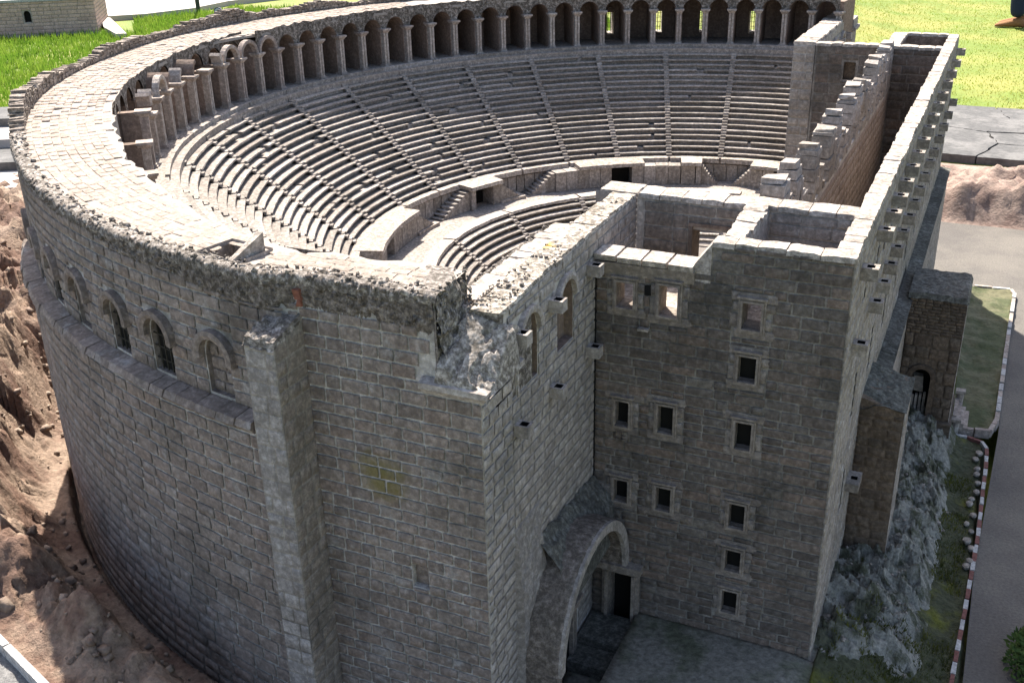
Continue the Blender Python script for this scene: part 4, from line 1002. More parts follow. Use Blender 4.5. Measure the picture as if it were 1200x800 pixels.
# lower seats
LR, LZ, n3 = .86, .322, 14; d3r, d3z = .0245, .0172
low_st = [115.0, 136.5, 159.5, 184.5, 207.0]
mb = MB()
for (a, b) in zip([92.0] + low_st, low_st + [236.0]):
    mb = MB(); swept(mb, [(LR + .012, LZ - .012), (LR + .012, LZ), (LR - .035, LZ), (LR - .037, LZ - .010), (LR - .028, LZ - .012)], a + .3, b - .3, CX, CY, 10, jit=.0012); mb.build('rim_stone', M['pale'], AUD)
for i in range(n3):
    r1 = LR - .03 - d3r * i * .9; r0 = r1 - d3r * .9; z = LZ - d3z * (i + 1)
    for (a, b) in zip([95.0] + low_st, low_st + [232.0]):
        hwd = math.degrees(.010 / r0); mb = MB(); ov = random.uniform(-.002, .002)
        swept(mb, [(r1 + .002, z - .001), (r0 + .003, z), (r0 - .008 + ov, z - .0008), (r0 - .0085 + ov, z - .0065), (r0 + .004, z - .009), (r0 + .009, z - .010), (r0 + .008, z - d3z - .002)], a + hwd, b - hwd, CX, CY, max(3, int((b - a) / 2.5)), jit=.0012); mb.build('seat_row', M['seat'], AUD)
for a in low_st:
    mb = MB()
    for i in range(n3 * 2):
        r1 = LR - .03 - d3r * .45 * i; r0 = r1 - d3r * .45; z = LZ - d3z / 2 * (i + 1) + .004; h2 = math.degrees(.0105 / r0)
        swept(mb, [(r1 + .001, z), (r0 - .001, z - .0005), (r0 - .001, z - d3z / 2 - .004)], a - h2, a + h2, CX, CY, 1, jit=.0006)
    mb.build('stair', M['seat'], AUD)
mb = MB(); th_ = [R_(q) for q in range(0, 360, 6)]; mb.add([(CX + .5 * math.cos(q), CY + .5 * math.sin(q), .085) for q in th_], (tuple(range(60)),)); mb.build('orchestra_floor', M['apron'], AUD)
# support under the far seats so nothing is open below
mb = MB(); swept(mb, [(1.55, .73), (1.085, .36)], 88, 250, CX, CY, 60, cap=False); swept(mb, [(.87, .29), (.40, .05)], 80, 250, CX, CY, 60, cap=False); mb.build('seat_core', M['roofjoint'], AUD)

# ---- far side wall (mirror of S)
mb = MB(); wall(mb, lambda s: (XS, 2.345 + s), lambda s: (1, 0), 0, .87, -.12, lambda s: .88, (), step=.1, inset=.002); wall(mb, lambda s: (-.555, 3.2 - s), lambda s: (-1, 0), 0, .86, .2, lambda s: .88, (), inset=.002)
wall(mb, lambda s: (-.555 + s, 2.335), lambda s: (0, -1), 0, .079, -.12, lambda s: .885, (), inset=.002)
FS = mb.build('far_side_wall', M['mortar'], AUD)
lay(FS, lambda s: (-.555 + s, 2.335), lambda s: (0, -1), 0, .079, .0, lambda s: .88, .036, .05, .07, M['facade'], depth=.003)
lay(FS, lambda s: (XS, 2.345 + s), lambda s: (1, 0), .06, .87, .4, lambda s: .88, .034, .05, .09, M['side'], depth=.003)
coping('coping', AUD, (-.5145, 2.335), (-.5145, 3.2), .041, .886, M['pale'], jit=.004, step=.03)
mb = MB(); mb.box((-.62, 3.16, -.12), (-.455, 3.28, .815)); mb.box((-.63, 3.15, .816), (-.442, 3.29, .830)); mb.box((-.622, 3.158, .8305), (-.452, 3.282, .868), j=.004); mb.build('corner_turret', M['side'], AUD)
for y in (2.62, 2.80, 2.98):
    mb = MB(); arch_ring(mb, (XS, y, .79), (0, 1), (1, 0), .036, .05, -.004, .012); mb.build('archivolt', M['side'], AUD); corbel(AUD, y + .085, .82, d=.03)
    mb = MB(); mb.box((XS, y + .05, .70), (XS + .012, y + .062, .80)); mb.build('pilaster', M['side'], AUD)

# ================================================================ STAGE BUILDING
STG = thing('stage_building', (-.2, 1.3, 0), 'tall roofless stage building with dark small windows and rows of corbels along its long side', 'building')
Wd = .474; FL = 2.70; HT = .88
WINS = [(-.412, .757, .034, .052), (-.326, .757, .036, .062), (-.169, .750, .035, .052), (-.170, .643, .033, .052), (-.412, .501, .028, .056), (-.322, .506, .031, .060), (-.168, .502, .031, .058), (-.411, .321, .030, .052), (-.3195, .3225, .031, .054), (-.168, .320, .031, .056), (-.169, .213, .031, .050), (-.170, .110, .031, .054)]
hs = []; ex = []
for (x, z, w, h) in WINS:
    hs.append(dict(s0=x + Wd - w / 2, s1=x + Wd + w / 2, z0=z - h / 2, z1=z + h / 2, d=.042 if z > .7 else .013, rm=1, back=None if z > .7 else 2)); ex.append((x + Wd - w / 2 - .019, x + Wd + w / 2 + .019, z - h / 2 - .020, z + h / 2 + .018))
DX, DW, DH = -.406, .052, .112
hs.append(dict(s0=DX + Wd - DW / 2, s1=DX + Wd + DW / 2, z0=-.05, z1=DH, d=.03, back=2, rm=1)); ex.append((DX + Wd - .042, DX + Wd + .042, -.2, .142))
def ttop(s):
    x = s - Wd
    return .822 if x < -.281 else (.822 + (x + .281) / .03 * .056 if x < -.251 else HT)
eP, eN = (lambda s: (-Wd + s, 0.0)), (lambda s: (0, -1))
mb = MB(); wall(mb, eP, eN, 0, Wd, -.15, ttop, hs, step=.03, inset=.002)
EW = mb.build('end_wall', [M['mortar2'], M['frame'], M['dark']], STG)
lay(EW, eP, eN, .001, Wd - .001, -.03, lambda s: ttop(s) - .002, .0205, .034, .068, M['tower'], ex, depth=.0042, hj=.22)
# quoins on the outer corner come from the two faces; window surrounds
for (x, z, w, h) in WINS:
    r_ = lambda q: random.uniform(-q, q)
    for (a, b, c, d) in ((x - w / 2 - .026 + r_(.006), x + w / 2 + .026 + r_(.006), z + h / 2 + .001, z + h / 2 + .0185), (x - w / 2 - .022 + r_(.008), x + w / 2 + .022 + r_(.008), z - h / 2 - .0195, z - h / 2 - .001), (x - w / 2 - .0185 - abs(r_(.006)), x - w / 2 - .001, z - h / 2, z + r_(.006)), (x - w / 2 - .0185, x - w / 2 - .001, z + .008, z + h / 2), (x + w / 2 + .001, x + w / 2 + .0185, z - h / 2, z + r_(.006)), (x + w / 2 + .001, x + w / 2 + .0185 + abs(r_(.006)), z + .008, z + h / 2)):
        add_block(EW, ((a + b) / 2, 0.0, (c + d) / 2), (0, -1), b - a, d - c, .0058, M['surround'])
    mb = MB()
    for (o_, i_, d0) in ((.0080, .0045, .0060), (.0042, .0, .0085)):
        for (a, b, c, d) in ((x - w / 2 - o_, x + w / 2 + o_, z + h / 2 + i_, z + h / 2 + o_), (x - w / 2 - o_, x + w / 2 + o_, z - h / 2 - o_, z - h / 2 - i_), (x - w / 2 - o_, x - w / 2 - i_, z - h / 2 - i_, z + h / 2 + i_), (x + w / 2 + i_, x + w / 2 + o_, z - h / 2 - i_, z + h / 2 + i_)):
            mb.box((a, -d0, c), (b, .004, d))
    mb.box((x - w / 2 - .010, -.0105, z + h / 2 + .0085), (x + w / 2 + .010, .003, z + h / 2 + .012))
    mb.build('window_frame', M['frame'], STG)
# the lower door with its heavy frame
mb = MB()
for (a, b, c, d, dp) in ((-.447, -.440, 0, .118, .010), (-.4395, -.4325, 0, .118, .016), (-.379, -.372, 0, .118, .016), (-.3715, -.3645, 0, .118, .010), (-.447, -.3645, .1185, .130, .014), (-.455, -.357, .1305, .146, .026)):
    mb.box((a, -dp, c), (b, .003, d))
mb.build('door_frame', M['frame'], STG)
mb = MB(); mb.box((-.47, -.10, -.06), (-.376, -.002, -.004)); mb.box((-.47, -.16, -.06), (-.376, -.1005, -.022)); mb.build('door_step', M['moss'], STG)
# putlog hole's shade coloured as a dark box between the upper windows, small stone shelf
mb = MB(); mb.box((-.374, -.003, .762), (-.362, .002, .782)); mb.build('putlog_hole', M['dark'], STG)
mb = MB(); mb.box((-.383, -.012, .690), (-.362, .002, .695)); mb.build('shelf_stone', M['pale'], STG)
mb = MB()
for i in range(4):
    for j in range(2): mb.box((-.424 + j * .013, -.004 - random.uniform(0, .002), .437 + i * .0075), (-.4125 + j * .013, .002, .4435 + i * .0075), j=.001)
o = mb.build('rubble_infill', M['tower'], STG)
mb = MB(); mb.box((-.4745, -.0022, .34), (-.4705, .003, .80)); mb.build('seam', M['dark'], STG)  # shade of the gap at the wall joint, coloured as a near-black strip
# inner faces of the end wall, floor of the two upper rooms
mb = MB(); ih = [dict(h, d=.001, back=None) for h in hs]
wall(mb, lambda s: (-Wd + s, .040), lambda s: (0, 1), 0, Wd, -.12, ttop, [dict(h, d=0.0005, back=None) for h in hs[:-1]], step=.03); mb.build('inner_face', M['side'], STG)
mb = MB(); mb.box((-.474, .041, .700), (-.2385, .2435, .716)); mb.box((-.198, .041, .700), (-.036, .2435, .716)); mb.build('upper_floor', M['pale'], STG)
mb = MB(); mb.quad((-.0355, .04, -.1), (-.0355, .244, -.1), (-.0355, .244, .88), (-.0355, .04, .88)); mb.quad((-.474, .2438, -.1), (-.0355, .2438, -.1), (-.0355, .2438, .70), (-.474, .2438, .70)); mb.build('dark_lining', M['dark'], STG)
# low coping slabs over the left part, in pale stone
xs = [-.474, -.428, -.378, -.329, -.279]
for a, b in zip(xs, xs[1:]):
    mb = MB(); z0 = .822 + random.uniform(0, .004); mb.hexa([(a + .001, -.012, z0), (b - .001, -.012, z0), (b - .001, .042, z0), (a + .001, .042, z0), (a + .002, -.016, z0 + .012), (b - .002, -.016, z0 + .012), (b - .002, .044, z0 + .012), (a + .002, .044, z0 + .012)]); mb.build('coping_slab', M['pale'], STG)
mb = MB(); mb.hexa([(-.474, -.003, .796), (-.279, -.003, .796), (-.279, .04, .796), (-.474, .04, .796), (-.474, -.011, .8215), (-.279, -.011, .8215), (-.279, .04, .8215), (-.474, .04, .8215)]); mb.build('cornice', M['frame'], STG)
coping('coping', STG, (-.250, .0195), (.0, .0195), .0195, .884, M['pale'], step=.016)
mb = MB(); mb.hexa([(-.284, -.001, .80), (-.25, -.001, .80), (-.25, .041, .80), (-.284, .041, .80), (-.281, -.001, .836), (-.25, -.001, .878), (-.25, .041, .882), (-.281, .041, .84)]); mb.build('slanted_coping', M['pale'], STG)
# cross wall behind the rooms with a doorway
cP, cN = (lambda s: (-.474 + s, .244)), (lambda s: (0, -1))
hd = [dict(s0=.122, s1=.193, z0=.716, z1=.818, d=.056, rm=1)]
mb = MB(); wall(mb, cP, cN, 0, .439, .70, lambda s: .878, hd, step=.05, inset=.002); wall(mb, lambda s: (-.035 - s, .30), lambda s: (0, 1), 0, .439, -.1, lambda s: .878, [dict(s0=.246, s1=.317, z0=.716, z1=.818, d=0.0005)], step=.05, inset=.0)
CW = mb.build('cross_wall', [M['mortar'], M['brownb']], STG)
lay(CW, cP, cN, .016, .237, .716, lambda s: .872, .026, .05, .095, stone('room_stone', [(.23, .205, .18), (.28, .25, .225), (.20, .18, .155)], stain=(.1, .09, .075), stain_lo=.5, stain_amt=.5), [(.112, .203, .7, .828)], depth=.0035)
lay(CW, cP, cN, .277, .438, .716, lambda s: .872, .026, .05, .095, M['side'], (), depth=.003)
lay(CW, lambda s: (-.035 - s, .30), lambda s: (0, 1), .003, .43, .1, lambda s: .87, .034, .06, .10, M['facade'], [(.23, .33, .7, .83)], depth=.003)
coping('coping', STG, (-.470, .272), (-.034, .272), .029, .884, M['pale'], step=.018)
mb = MB(); 
for (a, b, c, d) in ((-.360, -.352, .716, .826), (-.281, -.273, .716, .826), (-.360, -.273, .8265, .834)): mb.box((a, .238, c), (b, .246, d))
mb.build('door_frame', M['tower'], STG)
# divider wall between the rooms
mb = MB(); mb.quad((-.1985, .04, .70), (-.1985, .244, .70), (-.1985, .244, .878), (-.1985, .04, .878)); mb.quad((-.2378, .244, .70), (-.2378, .04, .70), (-.2378, .04, .87), (-.2378, .244, .87))
mb.build('divider_wall', M['side'], STG); coping('coping', STG, (-.218, .038), (-.218, .246), .020, .886, M['pale'], jit=.005, step=.014)
# facade
fP, fN = (lambda s: (0.0, s)), (lambda s: (1, 0))
fh = []; fex = []
COR = [.096, .327, .452, .578, .705, .840, .98, 1.125, 1.27, 1.43, 1.60, 1.76, 1.96, 2.16, 2.38, 2.64]
for i in range(10):
    y = .24 + .255 * i
    for (z0, z1) in ((.46, .53), (.24, .30)):
        if z1 < .4 and y > .4: continue
        fh.append(dict(s0=y - .018, s1=y + .018, z0=z0, z1=z1, arch=z0 > .4, d=.034)); fex.append((y - .026, y + .026, z0 - .01, z1 + .03))
for a, b in zip(COR, COR[1:]):
    y = (a + b) / 2
    fh.append(dict(s0=y - .015, s1=y + .015, z0=.735, z1=.785, d=.034)); fex.append((y - .022, y + .022, .728, .795))
mb = MB(); wall(mb, fP, fN, 0, FL, -.15, lambda s: .878, fh, step=.1, inset=.002); FW = mb.build('facade', M['mortar'], STG)
lay(FW, fP, fN, .001, FL, -.06, lambda s: .874, .0285, .045, .09, M['facade'], fex + [(.43, .62, -.2, .40), (.45, 2.7, -.2, .36), (1.2, 1.41, -.2, .39)], depth=.005)
mb = MB(); wall(mb, lambda s: (-.035, FL - .04 - s), lambda s: (-1, 0), 0, FL - .345, -.1, lambda s: .878, [dict(s0=FL - .04 - h['s1'], s1=FL - .04 - h['s0'], z0=h['z0'], z1=h['z1'], arch=h.get('arch'), d=.0005) for h in fh if h['s0'] > .32 and h['s1'] < FL - .06], step=.1); mb.build('facade_inner_face', M['facade'], STG)
coping('coping', STG, (-.0175, .0), (-.0175, 2.70), .0175, .884, M['pale'], step=.024, jit=.0025)
for y in COR: corbel(STG, y, .838, x=0.0, mat='facade', d=.032, h=.024, w=.015); corbel(STG, y, .690 - .016 * y, x=0.0, mat='facade', d=.030, h=.024, w=.014)
corbel(STG, .33, .262, x=0.0, mat='facade', d=.03, h=.02, w=.03)
# thick lower wall with its ledge, far end, porch and buttress
mb = MB(); mb.box((.001, .455, -.15), (.034, 2.705, .345)); LWL = mb.build('lower_wall', M['mortar'], STG)
lay(LWL, lambda s: (.034, s), lambda s: (1, 0), .62, 2.70, -.08, lambda s: .34, .0285, .045, .09, M['facade'], [(1.19, 1.42, -.2, .4)], depth=.004)
s = .455
while s < 2.69:
    ln = random.uniform(.09, .15); e = min(2.705, s + ln); mb = MB(); mb.hexa([(.0, s + .001, .346), (.040, s + .001, .346), (.040, e - .001, .346), (.0, e - .001, .346), (.0, s + .001, .366), (.042, s + .001, .360), (.042, e - .001, .360), (.0, e - .001, .366)]); mb.build('ledge_slab', M['moss'], STG); s += ln
# side buttress
mb = MB(); mb.hexa([(.0, .432, -.15), (.098, .432, -.15), (.098, .62, -.15), (.0, .62, -.15), (.0, .432, .41), (.095, .432, .385), (.095, .62, .385), (.0, .62, .41)]); SB = mb.build('side_buttress', M['brownb'], STG)
lay(SB, lambda s: (.001 + s, .432), lambda s: (0, -1), 0, .094, -.05, lambda s: .40 - s * .25, .026, .026, .045, M['brownb'], depth=.0035)
lay(SB, lambda s: (.096, .432 + s), lambda s: (1, 0), 0, .188, -.1, lambda s: .38, .026, .04, .07, M['facade'], depth=.0035)
mb = MB(); g1, g2 = np.meshgrid(np.linspace(0, .1, 20), np.linspace(.428, .625, 30), indexing='ij'); zz = .413 - g1 * .26 + (fbm(g1, g2, 60, 4, 131) - .5) * .014 - .03 * sst(.46, .43, g2) * sst(.05, 0.0, g1); mb.grid(np.stack([g1, g2, zz], -1)); mb.build('buttress_top', M['moss'], STG)
# porch
px0, px1, py0, py1, pz = .034, .186, 1.2, 1.412, .372
hd = [dict(s0=.036, s1=.086, z0=-.012, z1=.128, arch=True, d=.07, back=1, rm=0)]
mb = MB(); wall(mb, lambda s: (px0 + s, py0), lambda s: (0, -1), 0, px1 - px0, -.15, lambda s: pz, hd, step=.03, inset=.002); wall(mb, lambda s: (px1, py0 + s), lambda s: (1, 0), 0, py1 - py0, -.15, lambda s: pz, [dict(s0=.09, s1=.13, z0=-.05, z1=.03, d=.03, back=1)], inset=.002); wall(mb, lambda s: (px1 - s, py1), lambda s: (0, 1), 0, px1 - px0, -.15, lambda s: pz, (), inset=.002)
PO = mb.build('porch', [M['brownb'], M['dark']], STG)
lay(PO, lambda s: (px0 + s, py0), lambda s: (0, -1), .001, .151, .0, lambda s: .262, .036, .035, .055, M['brownb'], [(.024, .098, -.1, .182)], depth=.005)
lay(PO, lambda s: (px0 + s, py0), lambda s: (0, -1), .001, .151, .262, lambda s: pz, .0095, .018, .035, M['brownb'], (), depth=.003, gap=.0015)
lay(PO, lambda s: (px1, py0 + s), lambda s: (1, 0), .001, .21, -.06, lambda s: pz, .03, .04, .07, M['facade'], [(.08, .14, -.1, .04)], depth=.004)
mb = MB(); arch_ring(mb, (px0 + .061, py0, .128), (1, 0), (0, -1), .025, .040, -.003, .008); mb.box((px0 + .020, py0 - .007, -.01), (px0 + .035, py0 + .003, .127)); mb.box((px0 + .087, py0 - .007, -.01), (px0 + .102, py0 + .003, .127)); mb.build('door_arch', M['brownb'], STG)
mb = MB()
for q in range(4): mb.box((px0 + .040 + q * .011, py0 + .02, -.012), (px0 + .047 + q * .011, py0 + .03, .055 + .004 * q))
mb.box((px0 + .038, py0 + .03, .07), (px0 + .07, py0 + .05, .12), j=.006); mb.box((px0 + .036, py0 + .012, -.012), (px0 + .086, py0 + .034, -.004)); mb.build('carved_stone', M['facade'], STG)
mb = MB(); mb.box((px0 - .002, py0 - .010, -.15), (px1 + .008, py1, -.012)); mb.box((px0 - .002, py0 - .014, -.0115), (px1 + .01, py0 + .002, -.006)); mb.build('plinth', M['brownb'], STG)
mb = MB(); g1, g2 = np.meshgrid(np.linspace(.03, px1 + .004, 26), np.linspace(py0 - .004, py1 + .004, 34), indexing='ij'); zz = pz + .012 + (fbm(g1, g2, 60, 4, 141) - .5) * .010; e = (g1 > px1 + .001) | (g2 < py0 - .001) | (g2 > py1 + .001); zz = np.where(e, zz - .016, zz); mb.grid(np.stack([g1, g2, zz], -1)); mb.build('porch_roof', M['moss'], STG)
for q in range(5):
    mb = MB(); mb.box((px1 + .010 + q * .0115, 1.315, -.12), (px1 + .021 + q * .0115, 1.435, -.035 - q * .0125)); mb.build('step', M['column'], STG)
for (yq, zt) in ((1.305, -.05), (1.446, -.02)):
    mb = MB(); mb.tube([(px1 + .022, yq, -.11), (px1 + .022, yq, zt - .012), (px1 + .022, yq, zt)], [.009, .011, .010], 8); mb.box((px1 + .008, yq - .012, zt + .0005), (px1 + .036, yq + .012, zt + .010)); mb.build('stair_pillar', M['facade'], STG)
# scaenae wall with its row of broken piers
mb = MB(); mb.box((-.2375, .301, -.1), (-.1990, 2.327, .735)); SCN = mb.build('stage_wall', M['mortar'], STG)
lay(SCN, lambda s: (-.199, .302 + s), lambda s: (1, 0), 0, 2.02, .1, lambda s: .732, .032, .05, .09, stone('stage_wall_stone', [(.34, .285, .255), (.39, .335, .30), (.31, .26, .23)], stain=(.16, .13, .11), stain_lo=.52, stain_amt=.5), depth=.004)
st_y = [.335, .425, .56, .665, .80, .90, 1.03, 1.15, 1.28, 1.40, 1.53, 1.65, 1.78, 1.90, 2.02, 2.13, 2.24, 2.31]
st_z = [.842, .888, .886, .80, .872, .80, .866, .878, .81, .874, .888, .88, .85, .884, .888, .87, .89, .892]
for y, z in zip(st_y, st_z):
    w = random.uniform(.024, .040); mb = MB(); xo = random.uniform(-.008, .004)
    zz = .736
    while zz < z - .004:
        hq = min(random.uniform(.026, .036), z - zz); j = lambda: random.uniform(-.0025, .0025)
        mb.box((-.244 + xo + j(), y - w + j(), zz), (-.197 + j(), y + w * .7 + j(), zz + hq - .002), j=.0012); zz += hq
    if random.random() < .75: mb.box((-.232 + j(), y + w * .75, .736), (-.197 + j(), y + w * 1.35, z - random.uniform(.03, .06)), j=.002)
    mb.box((-.240 + xo, y - w * .9, z - .001), (-.2 + j(), y + w * .3, z + random.uniform(.006, .014)), j=.004)
    mb.build('broken_pier', M['side'] if random.random() < .7 else M['facade'], STG)
mb = MB(); mb.box((-.60, .30, .02), (-.037, 2.32, .09)); mb.build('stage_floor', M['apron'], STG)
# far cross wall and far room
kP, kN = (lambda s: (-.474 + s, 2.335)), (lambda s: (0, -1))
hd = [dict(s0=.108, s1=.150, z0=.755, z1=.818, d=.02, back=1, rm=1)]
mb = MB(); wall(mb, kP, kN, 0, .439, -.1, lambda s: .878, hd, step=.05, inset=.002); wall(mb, lambda s: (-.035 - s, 2.385), lambda s: (0, 1), 0, .439, .3, lambda s: .878, (), inset=.0)
FC = mb.build('far_cross_wall', [M['mortar2'], M['brownb']], STG)
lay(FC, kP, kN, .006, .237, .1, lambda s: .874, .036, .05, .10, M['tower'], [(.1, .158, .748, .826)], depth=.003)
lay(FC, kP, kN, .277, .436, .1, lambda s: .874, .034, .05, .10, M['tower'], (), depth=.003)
coping('coping', STG, (-.474, 2.36), (-.034, 2.36), .026, .884, M['pale'], step=.025)
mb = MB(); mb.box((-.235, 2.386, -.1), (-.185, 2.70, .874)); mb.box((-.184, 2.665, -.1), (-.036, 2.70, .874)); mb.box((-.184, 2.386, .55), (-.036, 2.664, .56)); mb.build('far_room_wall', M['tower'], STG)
coping('coping', STG, (-.21, 2.386), (-.21, 2.70), .024, .884, M['pale'], step=.03); coping('coping', STG, (-.185, 2.683), (-.035, 2.683), .0175, .884, M['pale'], step=.03)
for yq in (2.45, 2.52, 2.60): corbel(STG, yq, .85, x=-.235, mat='tower', dirx=-1, d=.025)
mb = MB(); mb.box((-.20, 2.701, -.15), (.0, 2.706, .876)); mb.build('far_end_wall', M['facade'], STG)

flush_blocks(300)

# ================================================================ SMALL THINGS
# rubble stones along the kerb
for k in range(15):
    y = .60 + k * .042 + random.uniform(-.012, .012); x = .282 + random.uniform(-.012, .006); r = random.uniform(.0075, .012)
    mb = MB(); q = 7; rings = []
    for a in range(4):
        ph_ = -.4 + a * .62; rr = math.cos(ph_ - .5) * r
        rings.append([(x + rr * math.cos(2 * PI * b / q) * random.uniform(.8, 1.15), y + rr * 1.25 * math.sin(2 * PI * b / q) * random.uniform(.8, 1.15), -.088 + r * .9 * math.sin(ph_)) for b in range(q + 1)])
    for g in rings: g[-1] = g[0]
    mb.grid(np.array(rings)); mb.add(rings[-1][:-1], (tuple(range(q)),))
    tag(mb.build('stone', M['facade']), 'small rough grey stone lying along the inside of the red and white kerb', 'stone', 'loose stones along the painted kerb')
# pale stepped slabs at the far left, beside the curved wall
fdir = Vector((-.84, .73, 0)).normalized(); sdir = Vector((.80, .6, 0)).normalized()
st = thing('stone_steps', (-4.9, 2.3, .1), 'pale stone slabs stepping down beside the curved outer wall', 'steps')
for q in range(4):
    c = Vector((-4.12, 1.72, 0)) + fdir * (.28 * q * 1.25); z1 = .135 + .045 * q; mb = MB(); sdn = Vector((.87, .49, 0)); w = .36
    p = [c - sdn * .75, c + sdn * .55, c + sdn * .55 + fdir * w, c - sdn * .75 + fdir * w]
    mb.hexa([(v.x, v.y, 0.0) for v in p] + [(v.x, v.y, z1) for v in p]); mb.build('slab', M['slate'] if q % 2 else M['path'], st)
# little brick model building
hb = Vector((-8.1, 6.34, 0)); ha = Vector((-.79, -.61, 0)); hn = Vector((-.61, .79, 0))
HB = thing('small_building', tuple(hb + Vector((0, 0, .1))), 'little pinkish brick model building with a dark arched window at the top left', 'building')
hm = stone('small_brick', [(.50, .37, .30), (.58, .44, .365), (.45, .335, .275)], stain=(.36, .27, .22), stain_lo=.5, stain_amt=.5, speck=.2)
hs = [dict(s0=.60, s1=.665, z0=.21, z1=.285, arch=True, d=.04, back=1)]
mb = MB(); wall(mb, lambda s: tuple((hb + ha * s)[:2]), lambda s: (-hn.x, -hn.y), 0, 2.2, 0, lambda s: .40, hs, step=.2, inset=.003)
wall(mb, lambda s: tuple((hb + hn * s)[:2]), lambda s: (-ha.x, -ha.y), 0, .9, 0, lambda s: .40, (), inset=.003)
wall(mb, lambda s: tuple((hb + ha * 2.2 + hn * (.9 - s))[:2]), lambda s: (ha.x, ha.y), 0, .9, 0, lambda s: .40, ()); wall(mb, lambda s: tuple((hb + ha * (2.2 - s) + hn * .9)[:2]), lambda s: (hn.x, hn.y), 0, 2.2, 0, lambda s: .40, ())
HWL = mb.build('wall', [M['column'], M['dark']], HB)
lay(HWL, lambda s: tuple((hb + ha * s)[:2]), lambda s: (-hn.x, -hn.y), 0, 1.0, .10, lambda s: .40, .036, .06, .11, hm, [(.59, .675, .2, .325)], depth=.006, gap=.004)
lay(HWL, lambda s: tuple((hb + hn * s)[:2]), lambda s: (-ha.x, -ha.y), 0, .9, .10, lambda s: .40, .036, .06, .11, hm, (), depth=.006, gap=.004)
SPECS_h = {HB.name: SPECS[HB.name]}; SPECS.clear(); SPECS.update(SPECS_h); flush_blocks(300)
mb = MB(); q4 = [hb - ha * .01 - hn * .01, hb + ha * 2.21 - hn * .01, hb + ha * 2.21 + hn * .91, hb - ha * .01 + hn * .91]; mb.hexa([(v.x, v.y, .401) for v in q4] + [(v.x, v.y, .425) for v in q4]); mb.build('flat_roof', M['white'], HB)
# post, ground light
mb = MB(); mb.tube([(-8.1, 7.85, .08), (-8.1, 7.85, .6), (-8.1, 7.85, 1.15)], [.024, .022, .021], 10); pst = mb.build('post', M['bark']); tag(pst, 'dark green round post standing on the lawn beside the pale path', 'post')
gl = thing('ground_light', (-7.37, 7.31, .13), 'small round floodlight with a pale lens low on the lawn', 'light')
mb = MB(); mb.tube([(-7.37, 7.31, .10), (-7.37, 7.31, .17)], .012, 8); mb.build('stem', M['metal'], gl)
mb = MB(); mb.tube([(-7.40, 7.37, .185), (-7.385, 7.34, .188), (-7.35, 7.27, .195)], [.018, .038, .040], 14); mb.build('housing', M['metal'], gl)
mb = MB(); mb.tube([(-7.352, 7.274, .195), (-7.347, 7.264, .196)], .031, 14); mb.build('lens', M['lens'], gl)

# grass blades (uncountable)
def blades(name, n, sampler, h0, h1, w, mat, label, lean=.5, clump=0):
    xs, ys = sampler(n); z = ground_h(xs, ys); n = len(xs)
    hgt = rng.uniform(h0, h1, n) * (1 if not clump else (.45 + 1.1 * fbm(xs, ys, clump, 3, 77)))
    a = rng.uniform(0, 2 * PI, n); l = rng.uniform(0, lean, n) * hgt; b = rng.uniform(0, 2 * PI, n)
    ww = w * rng.uniform(.6, 1.4, n)
    p0 = np.stack([xs - np.cos(a) * ww, ys - np.sin(a) * ww, z - .005], -1); p1 = np.stack([xs + np.cos(a) * ww, ys + np.sin(a) * ww, z - .005], -1)
    p2 = np.stack([xs + np.cos(b) * l, ys + np.sin(b) * l, z + hgt], -1)
    Vv = np.stack([p0, p1, p2], 1).reshape(-1, 3); Ff = np.arange(3 * n).reshape(-1, 3)
    tag(link(name, mesh_np(name, Vv, Ff, mat)), label, kind='stuff')
def left_s(n):
    x = rng.uniform(-9.6, -3.2, n * 3); y = rng.uniform(2.3, 8.5, n * 3)
    far = np.hypot(x - CP.x, y - CP.y); rho = np.hypot(x - CX, y - CY)
    q = np.stack([x - hb.x, y - hb.y], -1); aa = q @ np.array((ha.x, ha.y)); nn_ = q @ np.array((hn.x, hn.y))
    inb = (aa > -.03) & (nn_ > -.02); pth = (x < -8.1) & (y > 7.0 + (x + 8.75) * 1.2) & (y > 7.0) | ((x < -7.48) & (nn_ > -.12) & (x + y * .93 < -1.75))
    ok = (far > 7.7) & (rho > 2.0) & ~inb & ~pth; return x[ok][:n], y[ok][:n]
blades('grass', 75000, left_s, .03, .075, .006, M['blade'], 'long bright green grass beside the small brick building', .6, 2.2)
def right_s(n):
    x = rng.uniform(-4.0, 2.6, n * 2); y = 3.6 + 9 * rng.uniform(0, 1, n * 2) ** 1.3; rho = np.hypot(x - CX, y - CY)
    ok = (rho > 2.0) & ~((x > -.55) & (x < 1.65) & (y < 6.15)); return x[ok][:n], y[ok][:n]
blades('grass', 70000, right_s, .006, .016, .005, M['blade2'], 'short mown yellow green grass on the right hand lawn', .9)
rr = random.Random(99); P1 = []
for _ in range(260):
    x = rr.uniform(.01, .265); y = rr.uniform(0, 1.2); ix = min(rx.shape[0] - 1, int((x + .01) / .003)); iy = min(rx.shape[1] - 1, int((y + .06) / .004))
    if fbm(x, y, 9, 3, 91) > .47: P1.append((x, y, float(rz[ix, iy]) + .001))
holder = bpy.data.objects['rock_slope']
o = scatter_stones('gravel', None, P1, M['facade'], .0015, .005, 12); tag(o, 'broken pale stones strewn over the craggy rock slope', kind='stuff')
def slope_s(n):
    x = rng.uniform(.03, .275, n); y = rng.uniform(-.12, 1.2, n); ok = ((fbm(x, y, 9, 3, 93) > .48) & (x > .205)) | ((y < .24) & (fbm(x, y, 14, 3, 94) > .47)); return x[ok], y[ok]
